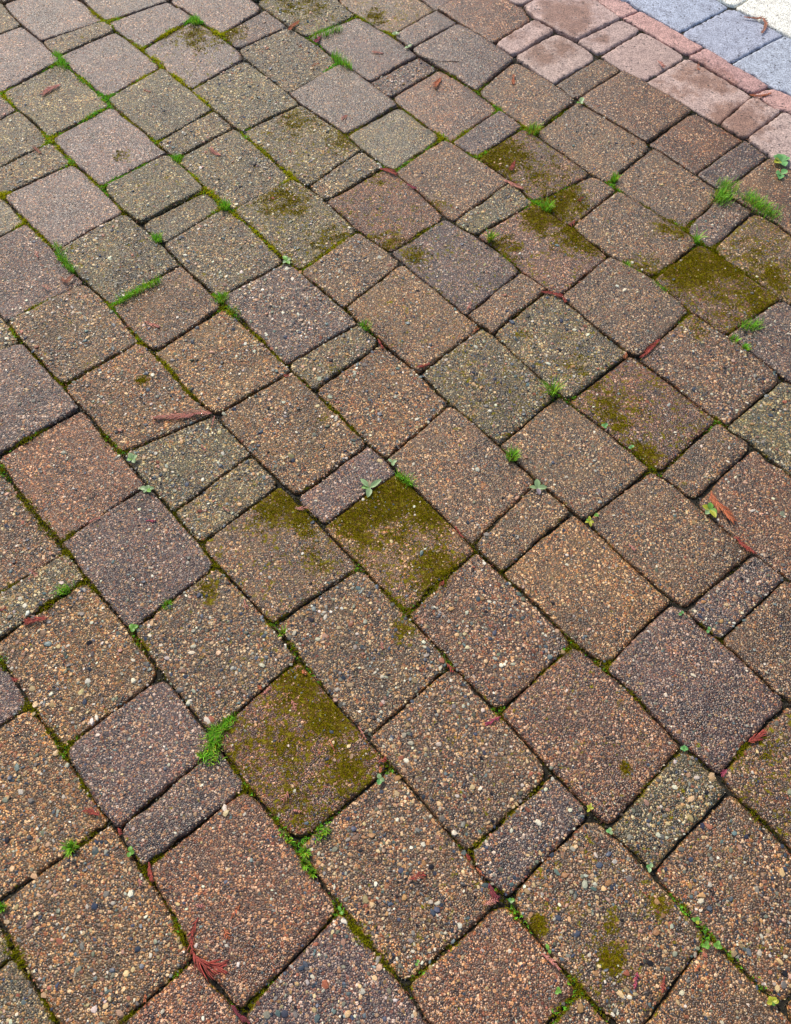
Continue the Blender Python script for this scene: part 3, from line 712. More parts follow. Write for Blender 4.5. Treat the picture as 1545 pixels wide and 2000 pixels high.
prob = (np.clip(dens * 1.2 - .12 + .35 * nz * dens, 0, 1) + .16 * (nz > .62)) * np.where(S[:, 1] > 1.0, 1, .62)
ok = r.uniform(size=len(S)) < prob
S, dens, gsh, nz = S[ok], dens[ok], gsh[ok], nz[ok]
strong = np.clip(dens * 1.3 - .25, 0, 1)
P = S + r.normal(size=S.shape) * (.0011 + .0032 * strong)[:, None]
z = -.0075 + .0072 * strong * r.uniform(.5, 1.0, len(P))
h = .0024 + .0022 * strong * r.uniform(.4, 1.3, len(P))
green = (r.uniform(size=len(P)) < gsh * np.clip(dens * 1.5, 0, 1))
cO = np.array([.62, .60, .012]) ; cD = np.array([.075, .075, .006]); cG = np.array([.26, .68, .06])
mixv = np.clip(strong + r.normal(size=len(P)) * .25, 0, 1)[:, None]
farl = np.clip((P[:, 1] - .75) / .5, 0, 1) * np.clip(.6 - P[:, 0], 0, 1); farl = (.42 + .58 * np.clip(farl * 1.6, 0, 1))[:, None]
col = cD * (1 - mixv) + cO * 1.2 * mixv * farl
col[green] = cG * r.uniform(.6, 1.4, (green.sum(), 1)) + np.array([.05, .04, 0]) * r.uniform(0, 1, (green.sum(), 1))
Vm, Fm, Cm = tufts(P, z, h, h * .9, col, r)
# cushions of moss on the mossy faces
PF_ = []
for c, O, prm, tex, own in paver_info:
    if tex == 'k':
        continue
    lo_, hi_ = O.min(0), O.max(0)
    n = int((hi_ - lo_).prod() / (.0017 ** 2))
    Q = r.uniform(lo_, hi_, (n, 2))
    f = face_field(Q, own)
    k = f > .3
    Q, f = Q[k], f[k]
    if len(Q) == 0:
        continue
    n2 = np.sin(Q[:, 0] * 310 + 4 * np.sin(Q[:, 1] * 190)) * np.sin(Q[:, 1] * 290 + 3 * np.sin(Q[:, 0] * 230))
    n3 = np.sin(Q[:, 0] * 95 + 2 * np.sin(Q[:, 1] * 70)) * np.sin(Q[:, 1] * 105)
    k = (f + .22 * n2 + .25 * n3 + r.normal(size=len(Q)) * .12) > .62
    Q, f = Q[k], f[k]
    if len(Q) == 0:
        continue
    e = edge_dist(Q, O); k = e > .001
    Q, f, e = Q[k], f[k], e[k]
    if len(Q):
        PF_.append(np.c_[Q, top_z(Q - c, e, prm), f])
PF_ = np.concatenate(PF_)
hh = r.uniform(.0009, .0026, len(PF_))
cF = np.array([.29, .225, .003]) * r.uniform(.55, 1.5, (len(PF_), 1)) * np.array([1, 1, 1]) + np.array([-.02, .03, 0]) * (r.uniform(size=(len(PF_), 1)) < .3)
Va, Fa, Ca = tufts(PF_[:, :2], PF_[:, 2] - .0002, hh, hh * 1.0, np.clip(cF, .004, 1), r, 5)
moss = link('moss', make_mesh('moss', np.concatenate([Vm, Va]), np.concatenate([Fm, Fa + len(Vm)]), np.concatenate([Cm, Ca]), mats=[M_MOSS], smooth=False),
            kind='stuff', label='yellow and green moss growing in the paver joints', category='moss')
print('moss tris', len(Fm), len(Fa))

# grit and soil clods filling the joints
kk = r.choice(len(S_all), 14000)
Pg = S_all[kk] + r.normal(size=(14000, 2)) * .0016
Vg, Fg, Cg = pebbles(Pg, r.uniform(-.0082, -.0050, 14000), np.exp(r.normal(size=14000) * .4) * .00095, 'b', r, 5)
cg = np.array([[.020, .016, .010], [.045, .036, .020], [.030, .034, .008], [.10, .075, .05], [.015, .012, .012]])[r.integers(0, 5, 14000)] * r.uniform(.6, 1.4, (14000, 1))
link('joint_grit', make_mesh('joint_grit', Vg, Fg, np.repeat(cg, 11, 0), mats=[M_PEB], smooth=False), kind='stuff', label='dark soil and grit filling the paver joints', category='grit')

# crumbs of dry needle and grit lying in the joints
k = r.choice(len(S), 1500)
Pn = S[k] + r.normal(size=(1500, 2)) * .0012
far = r.uniform(size=1500) < .16
Pn[far] += r.normal(size=(far.sum(), 2)) * .05
a = r.uniform(0, 6.28, 1500); ln = r.uniform(.0012, .0042, 1500)
zz = np.where(far, .0014, r.uniform(-.004, .0008, 1500))
dx, dy = np.cos(a) * ln, np.sin(a) * ln; wx, wy = -np.sin(a) * .0004, np.cos(a) * .0004
ring = np.array([[(-1, -1), (-1, 1), (1, 0.2), (1, -.2)]])
Vn = np.stack([np.stack([Pn[:, 0] + s * dx + t * wx, Pn[:, 1] + s * dy + t * wy, zz + q + .0006 * s * r.uniform(-1, 1, 1500)], 1) for s, t, q in
               ((-1, -1, 0), (-1, 1, 0), (1, .5, 0), (1, -.5, 0), (0, 0, .0006))], 1).reshape(-1, 3)
Fn = (np.array([(0, 1, 4), (1, 2, 4), (2, 3, 4), (3, 0, 4)])[None] + (np.arange(1500) * 5)[:, None, None]).reshape(-1, 3)
cn = np.array([[.20, .055, .035], [.26, .11, .06], [.09, .035, .030], [.30, .15, .10]])[r.integers(0, 4, 1500)] * r.uniform(.5, 1.2, (1500, 1))
link('needle_litter', make_mesh('needle_litter', Vn, Fn, np.repeat(cn, 5, 0), mats=[M_CEDAR]), kind='stuff', label='tiny reddish dry needle crumbs strewn along the joints', category='litter')


# ------------------------------------------------------------------ grass tufts
def grass_mesh(r, n, height, radius, wide=.0009, tone=0.0, lean=1.0, strip=None):
    V, F, C = [], [], []
    for b in range(n):
        a = r.uniform(0, 6.28); rr = radius * math.sqrt(r.uniform()) 
        if strip is not None:
            t = r.uniform(-.5, .5)
            x0, y0 = strip[0] * t + r.normal() * radius * .5, strip[1] * t + r.normal() * radius * .5
        else:
            x0, y0 = math.cos(a) * rr, math.sin(a) * rr
        h = height * r.uniform(.3, 1.25); ln = h * r.uniform(.25, 1.0) * lean
        a2 = a + r.normal() * .6; dx, dy = math.cos(a2), math.sin(a2); sx, sy = -dy, dx
        w = wide * r.uniform(.7, 1.3)
        base = np.array([.27, .64, .04]) if r.uniform() > tone else (np.array([.46, .42, .03]) if r.uniform() < .6 else np.array([.42, .32, .14]))
        base = base * r.uniform(.6, 1.45) + np.array([.05, .03, 0]) * r.uniform()
        i0 = len(V)
        for q in range(4):
            t = q / 3
            wq = w * (1 - t * t * .95)
            z = -.004 + (h + .004) * (1 - (1 - t) ** 1.6)
            px, py = x0 + dx * ln * t ** 1.7, y0 + dy * ln * t ** 1.7
            V += [(px + sx * wq, py + sy * wq, z), (px, py, z - wq * .5), (px - sx * wq, py - sy * wq, z)]
            C += [base * (.6 + .5 * t)] * 3
            if q:
                j = i0 + (q - 1) * 3
                for m_ in (0, 1):
                    F += [(j + m_, j + m_ + 1, j + m_ + 4), (j + m_, j + m_ + 4, j + m_ + 3)]
    return make_mesh('grass_tuft', V, F, np.array(C), mats=[M_GREEN])


# x, y, blades, height px, radius px, yellow share, strip end offset px or None, label
GRASS = [
    (640, 66, 90, 13, 8, .15, (52, -16), 'bright green grass strip in a joint below the top edge, left of the purplish paver'),
    (667, 122, 100, 14, 8, .1, (34, 26), 'bright green grass wedge at the lower left side of the purplish paver near the top'),
    (1415, 380, 190, 17, 17, .15, (14, -34), 'left one of two thick bright green grass clumps near the right edge'),
    (1485, 405, 260, 16, 16, .15, (56, 40), 'right one of two thick bright green grass clumps, reaching the right edge'),
    (1466, 638, 110, 15, 13, .2, (34, -6), 'green grass clump under the very mossy paver at the right edge'),
    (1433, 665, 45, 10, 8, .2, None, 'small round grass tuft just below the clump under the very mossy paver'),
    (1455, 681, 35, 9, 7, .2, None, 'lowest of three grass tufts under the very mossy right paver'),
    (272, 571, 170, 15, 7, .15, (82, -42), 'long bright green grass line between two pavers on the left'),
    (126, 506, 130, 12, 7, .1, (36, 52), 'bright green grass line along the left side of a coarse paver, upper left'),
    (440, 404, 60, 13, 9, .1, None, 'small bright grass tuft in the joint left of centre, upper third'),
    (308, 468, 55, 12, 9, .1, None, 'small grass tuft in the joint above a square coarse paver, upper left'),
    (437, 584, 70, 13, 10, .3, None, 'yellow-green grass tuft at a three-way joint left of centre'),
    (458, 607, 40, 9, 8, .3, (18, 14), 'little trail of grass just below the yellow-green tuft left of centre'),
    (715, 638, 45, 12, 9, .1, None, 'small green grass tuft beside the middle of the picture, upper half'),
    (957, 468, 34, 20, 6, .6, None, 'spiky yellow-green grass star near the picture top centre'),
    (1078, 768, 34, 34, 8, .3, None, 'tall wispy grass tuft right of centre'),
    (1000, 892, 70, 19, 10, .15, None, 'dense bright grass tuft in the joint right of centre'),
    (790, 938, 75, 17, 9, .1, (26, 20), 'bright grass tuft on the corner of the mossy central paver'),
    (127, 1154, 60, 16, 9, .15, (20, -8), 'bright grass tuft at the left, in the joint of a narrow paver'),
    (328, 1182, 40, 9, 9, .2, None, 'low grass tuft in the joint left of the picture centre'),
    (418, 1455, 230, 20, 17, .2, (-8, 60), 'large bright grass clump at the left corner of the mossy lower paver'),
    (445, 1415, 90, 16, 8, .1, (30, -28), 'short grass strip running up from the large lower grass clump'),
    (396, 1476, 22, 15, 3, .1, None, 'tiny pale grass star beside the foot of the large lower grass clump'),
    (140, 1655, 55, 20, 8, .15, None, 'bright green star-shaped grass tuft in the lower left joint'),
    (560, 1636, 30, 12, 6, .5, (18, 26), 'sparse yellowish grass left of the lower corner of the mossy lower paver'),
    (596, 1664, 50, 13, 8, .3, None, 'yellow-green grass tuft below the lower corner of the mossy lower paver'),
    (632, 1628, 46, 14, 7, .2, (22, -18), 'green grass tuft right of the lower corner of the mossy lower paver'),
    (596, 1688, 50, 12, 7, .4, None, 'middle tuft of the yellow-green grass trail below the mossy lower paver'),
    (610, 1705, 36, 10, 6, .4, None, 'lowest tuft of the yellow-green grass trail below the mossy lower paver'),
    (1040, 256, 70, 15, 12, .5, None, 'olive grass tuft in a joint below the pale pink pavers'),
    (1200, 350, 34, 11, 7, .2, None, 'small green tuft between brown pavers, upper right'),
    (1068, 407, 80, 14, 11, .2, None, 'bright grass tuft in the joint below the mossy orange paver'),
    (1358, 472, 14, 24, 4, .2, None, 'single thin grass blades at the upper corner of the very mossy right paver'),
    (1222, 519, 40, 9, 8, .1, None, 'low bright green tuft in the joint left of the very mossy right paver'),
    (1287, 563, 45, 8, 7, .1, (20, 16), 'low green tuft by the left corner of the very mossy right paver'),
    (118, 118, 110, 10, 9, .05, (18, 28), 'pale bright green cushion of fine grass in the upper left corner'),
    (380, 42, 70, 9, 10, .1, None, 'bright green cushion at the top of the mossy paver by the top edge'),
    (345, 311, 50, 8, 8, .1, None, 'bright green cushion at the left end of a narrow paver, upper left'),
    (4, 1772, 40, 12, 8, .1, None, 'bright green tuft cut by the left edge near the bottom'),
    (552, 1238, 14, 18, 4, .4, None, 'few pale grass shoots in the joint below the left of the central pavers'),
    (1362, 1455, 8, 8, 3, .5, None, 'tiny pale shoots beside the three-leaved seedling, lower right')]
for x, y, n, hp, rp, tone, strip, lab in GRASS:
    k = unit(x, y); g = gp(x, y)
    st = None
    if strip is not None:
        st = gp(x + strip[0] / 2, y + strip[1] / 2) - gp(x - strip[0] / 2, y - strip[1] / 2)
    link('grass_tuft', grass_mesh(r, int(n * 2.0), hp * k * .85, rp * k, .00055 + .0003 * (n < 40), tone, 1.0, st), None, (g[0], g[1], 0),
         label=lab, category='grass', group='grass tufts in the paver joints')


# ------------------------------------------------------------------ small leafy weeds
def leaf_mesh(length, width, r, color, cup=.25, rise=.35, droop=.5, point=.9):
    n, mm_ = 8, 5
    V, F, C = [], [], []
    for i in range(n + 1):
        t = i / n
        w = width * .5 * (max(math.sin(math.pi * t ** point), 0) ** .75) * (1 if t > .25 else .35 + 2.6 * t) + .0003
        for j in range(mm_):
            s = j / (mm_ - 1) * 2 - 1
            V.append((length * t, w * s, length * (rise * t - droop * t * t) + cup * w * s * s))
            C.append(np.array(color) * (1.0 - .25 * (abs(s) < .2) + .15 * t))
    for i in range(n):
        for j in range(mm_ - 1):
            a = i * mm_ + j
            F.append((a, a + mm_, a + mm_ + 1, a + 1))
    return make_mesh('leaf', V, F, np.array(C), mats=[M_GREEN])


def tube(path, rad, sides=5, col=(.2, .2, .1)):
    path = np.array(path, float); V, F = [], []
    n = len(path)
    for i, p in enumerate(path):
        d = path[min(i + 1, n - 1)] - path[max(i - 1, 0)]; d = d / (np.linalg.norm(d) + 1e-9)
        s = np.cross(d, (0, 0, 1)); s = s / (np.linalg.norm(s) + 1e-9); t = np.cross(s, d)
        rr = rad[i] if hasattr(rad, '__len__') else rad
        for k in range(sides):
            a = 2 * math.pi * k / sides
            V.append(p + rr * (math.cos(a) * s + math.sin(a) * t))
    for i in range(n - 1):
        for k in range(sides):
            a, b = i * sides + k, i * sides + (k + 1) % sides
            F += [(a, b, b + sides), (a, b + sides, a + sides)]
    for k in range(1, sides - 1):
        F += [(0, k + 1, k), ((n - 1) * sides, (n - 1) * sides + k, (n - 1) * sides + k + 1)]
    return V, F, [col] * len(V)


PALE = (.33, .48, .22); FRESH = (.19, .42, .06); YEL = (.46, .48, .04); MINT = (.16, .42, .12)
# x, y, [(direction in picture degrees, length px, width px, colour)], label.  0 = right, 90 = up in the picture
WEEDS = [
    (722, 954, [(28, 27, 9, PALE), (14, 20, 8, PALE), (142, 24, 9, PALE), (180, 17, 7, FRESH), (258, 22, 11, PALE), (92, 13, 4, (.5, .45, .25))], 'pale green seedling with narrow leaves beside the mossy central paver'),
    (767, 905, [(20, 9, 7, PALE), (150, 11, 6, PALE), (270, 8, 6, PALE), (75, 8, 3, (.45, .3, .15))], 'tiny pale seedling above the bright tuft of the central mossy paver'),
    (1049, 955, [(100, 16, 11, PALE), (5, 20, 9, PALE), (185, 17, 8, PALE), (285, 15, 8, (.30, .24, .26))], 'pale four-leaved seedling in a joint right of centre'),
    (1385, 997, [(95, 13, 11, FRESH), (160, 18, 10, YEL), (-35, 16, 13, FRESH), (225, 13, 10, PALE), (-65, 22, 10, YEL)], 'fresh green clover-like seedling beside the big red cedar sprig'),
    (1151, 1020, [(100, 10, 5, YEL), (200, 10, 5, YEL), (-20, 9, 5, YEL), (280, 11, 5, YEL), (150, 8, 4, FRESH)], 'little yellow seedling at a joint corner right of centre'),
    (1164, 1008, [(80, 5, 5, FRESH), (200, 5, 5, FRESH), (330, 5, 5, FRESH)], 'tiny green sprout just above the little yellow seedling'),
    (260, 898, [(30, 12, 9, PALE), (120, 11, 9, PALE), (200, 12, 9, FRESH), (300, 10, 8, PALE), (80, 7, 6, PALE)], 'crinkled pale green rosette in a left joint corner'),
    (288, 957, [(10, 15, 8, PALE), (60, 9, 7, PALE), (170, 15, 9, PALE), (230, 10, 7, PALE), (320, 12, 7, FRESH)], 'crinkled pale rosette below the other one on the left'),
    (1335, 1463, [(95, 7, 6, MINT), (180, 8, 7, MINT), (0, 8, 7, MINT), (250, 6, 5, MINT)], 'small bright three-leaved seedling in the lower right joint'),
    (256, 1664, [(90, 12, 8, FRESH), (0, 9, 8, FRESH), (250, 12, 8, FRESH)], 'fresh green three-leaved sprout in the lower left joint'),
    (742, 1522, [(110, 11, 8, PALE), (250, 13, 9, MINT), (-20, 10, 7, PALE)], 'pale green sprout at the right corner of the mossy lower paver'),
    (1151, 1580, [(75, 12, 4, YEL), (130, 9, 4, YEL), (10, 8, 4, YEL), (230, 9, 4, YEL)], 'yellow star-like sprout in a joint near the lower right'),
    (773, 70, [(10, 8, 8, PALE), (170, 8, 7, PALE), (90, 5, 5, PALE)], 'pale leafy sprout in a joint close to the top edge'),
    (1133, 203, [(60, 9, 8, PALE), (200, 8, 6, FRESH), (330, 6, 5, PALE)], 'pale sprout at the joint crossing below the pale pink pavers'),
    (561, 512, [(40, 10, 7, PALE), (130, 12, 8, FRESH), (220, 10, 7, PALE), (300, 10, 7, FRESH)], 'pale green rosette in the joint left of centre, upper third'),
    (1524, 318, [(150, 19, 19, MINT), (95, 15, 18, MINT), (195, 16, 15, YEL), (20, 18, 16, MINT), (300, 15, 15, MINT)], 'round bright green leaves of a weed cut by the right edge'),
    (1524, 342, [(180, 11, 14, MINT), (250, 12, 13, MINT), (20, 12, 12, MINT)], 'single small round-leaved weed below the one cut by the right edge'),
    (1190, 1624, [(80, 8, 6, PALE), (180, 8, 6, MINT), (300, 8, 6, PALE)], 'tiny pale sprout at a joint crossing, lower right'),
    (1268, 1694, [(60, 9, 7, PALE), (160, 8, 7, MINT), (260, 11, 6, PALE)], 'pale sprout where three pavers meet near the lower right edge'),
    (1506, 1955, [(40, 11, 8, YEL), (120, 12, 9, YEL), (200, 13, 8, YEL), (300, 11, 8, FRESH), (0, 13, 8, YEL)], 'yellow-green rosette in the bottom right corner'),
    (1377, 1846, [(70, 9, 7, FRESH), (190, 9, 6, FRESH), (310, 9, 7, FRESH)], 'left one of two green sprouts on a lower right joint'),
    (1399, 1847, [(70, 11, 7, FRESH), (160, 9, 7, FRESH), (340, 11, 7, FRESH), (270, 7, 5, FRESH)], 'right one of two green sprouts on a lower right joint'),
    (1358, 1798, [(60, 9, 7, FRESH), (150, 9, 7, FRESH), (300, 9, 6, YEL)], 'green sprout in the lower right joint above the pair of sprouts'),
    (666, 1780, [(120, 12, 5, FRESH), (300, 8, 5, FRESH)], 'thin bright shoot at the lower end of a reddish paver'),
    (998, 1759, [(150, 7, 6, MINT), (20, 7, 6, FRESH), (270, 6, 5, PALE)], 'small mint green sprout beside the red sprig pile at the bottom'),
    (815, 1880, [(60, 7, 5, FRESH), (250, 7, 5, FRESH)], 'tiny green sprout in the joint at the bottom centre'),
    (1070, 1855, [(110, 13, 6, FRESH), (300, 9, 6, FRESH)], 'fresh shoot above the orange sprig at the bottom'),
    (1090, 1935, [(100, 9, 6, FRESH), (220, 9, 6, FRESH), (330, 7, 5, FRESH)], 'green sprout in the thick moss near the bottom'),
    (262, 1228, [(30, 11, 9, FRESH), (140, 10, 9, FRESH), (250, 9, 8, FRESH), (90, 7, 7, FRESH)], 'bright green rounded rosette under a purplish paver at the left'),
    (1233, 876, [(60, 6, 5, MINT), (180, 7, 5, MINT)], 'mint sprout along the joint below the rusty paver'),
    (1180, 834, [(40, 7, 6, MINT), (160, 7, 6, MINT), (280, 6, 5, MINT)], 'mint sprout at the left side of the rusty paver'),
    (798, 95, [(30, 8, 7, PALE), (190, 8, 6, PALE)], 'pale green sprout below the leafy sprout near the top'),
    (1330, 1200, [(70, 6, 5, MINT), (200, 7, 5, MINT)], 'mint sprout at the joint of the tan paver, right'),
    (1382, 1231, [(70, 6, 5, MINT), (250, 8, 5, MINT)], 'mint sprout beside a narrow paver at the right edge'),
]
for x, y, leaves, lab in WEEDS:
    g = gp(x, y); k = unit(x, y)
    root = link('weed_seedling', None, None, (g[0], g[1], 0), label=lab, category='weed', group='weed seedlings in the joints')
    root.empty_display_size = .01
    st = tube([(0, 0, -.008), (0.0003, 0, -.002), (0, 0, .0035)], [.0008, .0008, .0006], 5, (.25, .30, .08))
    link('stem', make_mesh('stem', st[0], st[1], np.array(st[2]), mats=[M_GREEN]), root)
    for ang, L, W_, colr in leaves:
        tipg = gp(x + L * math.cos(math.radians(ang)), y - L * math.sin(math.radians(ang))) - g
        az = math.atan2(tipg[1], tipg[0]); ln = np.linalg.norm(tipg)
        lf = link('leaf', leaf_mesh(ln * .95, W_ * k * 1.05, r, np.array(colr) * r.uniform(.85, 1.1), .25, r.uniform(.3, .6), r.uniform(.2, .5)), root, (0, 0, .003))
        lf.rotation_euler = (r.normal() * .15, 0, az)


# ------------------------------------------------------------------ dry cedar sprigs
TONE = {'r': (.36, .070, .050), 'p': (.56, .24, .18), 'o': (.50, .16, .07), 'd': (.20, .04, .05), 'm': (.42, .075, .12), 'b': (.42, .18, .11)}


def sprig(path, width, tone, r, dense=1.0):
    """flat frond: a stem along the path with alternating scaly branchlets"""
    path = np.array(path, float)
    d = np.r_[0, np.cumsum(np.linalg.norm(np.diff(path, axis=0), axis=1))]; Lt = d[-1]
    n = max(5, int(Lt / .004) + 3)
    t = np.linspace(0, Lt, n)
    c = np.stack([np.interp(t, d, path[:, 0]), np.interp(t, d, path[:, 1])], 1)
    for _ in range(2):
        c[1:-1] = (c[:-2] + 2 * c[1:-1] + c[2:]) / 4
    zz = .0022 + .0010 * np.sin(np.linspace(0, r.uniform(2, 6), n) + r.uniform(0, 6)) + .0004
    P3 = np.c_[c, zz]
    base = np.array(TONE[tone])
    st = tube(P3, np.linspace(.00080, .0005, n), 5, base * .8)
    V, F, C = [], [], []
    small = Lt < .022
    k = max(4, int(Lt / ((.0036 if small else .0027) / dense ** .6)))
    for i in range(k):
        q = (i + .6) / k * .97
        p = np.array([np.interp(q * Lt, t, P3[:, j]) for j in range(3)])
        p2 = np.array([np.interp(min(q * Lt + .002, Lt), t, P3[:, j]) for j in range(3)]) - np.array([np.interp(max(q * Lt - .002, 0), t, P3[:, j]) for j in range(3)])
        a = math.atan2(p2[1], p2[0])
        for side in (-1, 1):
            if r.uniform() < .14:
                continue
            lb = 1.45 * width * (.35 + .75 * math.sin(math.pi * min(q * .8 + .16, 1))) * r.uniform(.65, 1.15)
            a2 = a + side * (r.uniform(.55, 1.0) if small else r.uniform(.40, .80))
            m_ = 4
            pts = [p + np.array([math.cos(a2 - side * .05 * s) * lb * s / m_, math.sin(a2 - side * .05 * s) * lb * s / m_, .0004 * s * r.uniform(-.6, 1)]) for s in range(m_ + 1)]
            rad = [.00040, .00068, .00066, .00058, .00025]
            v, f, cc = tube(pts, rad, 4, base * r.uniform(.65, 1.35) * (1 + r.normal(size=3) * .06))
            o0 = len(V)
            V += list(v); F += [(x_ + o0, y_ + o0, z_ + o0) for x_, y_, z_ in f]; C += cc
    return st, (V, F, C)


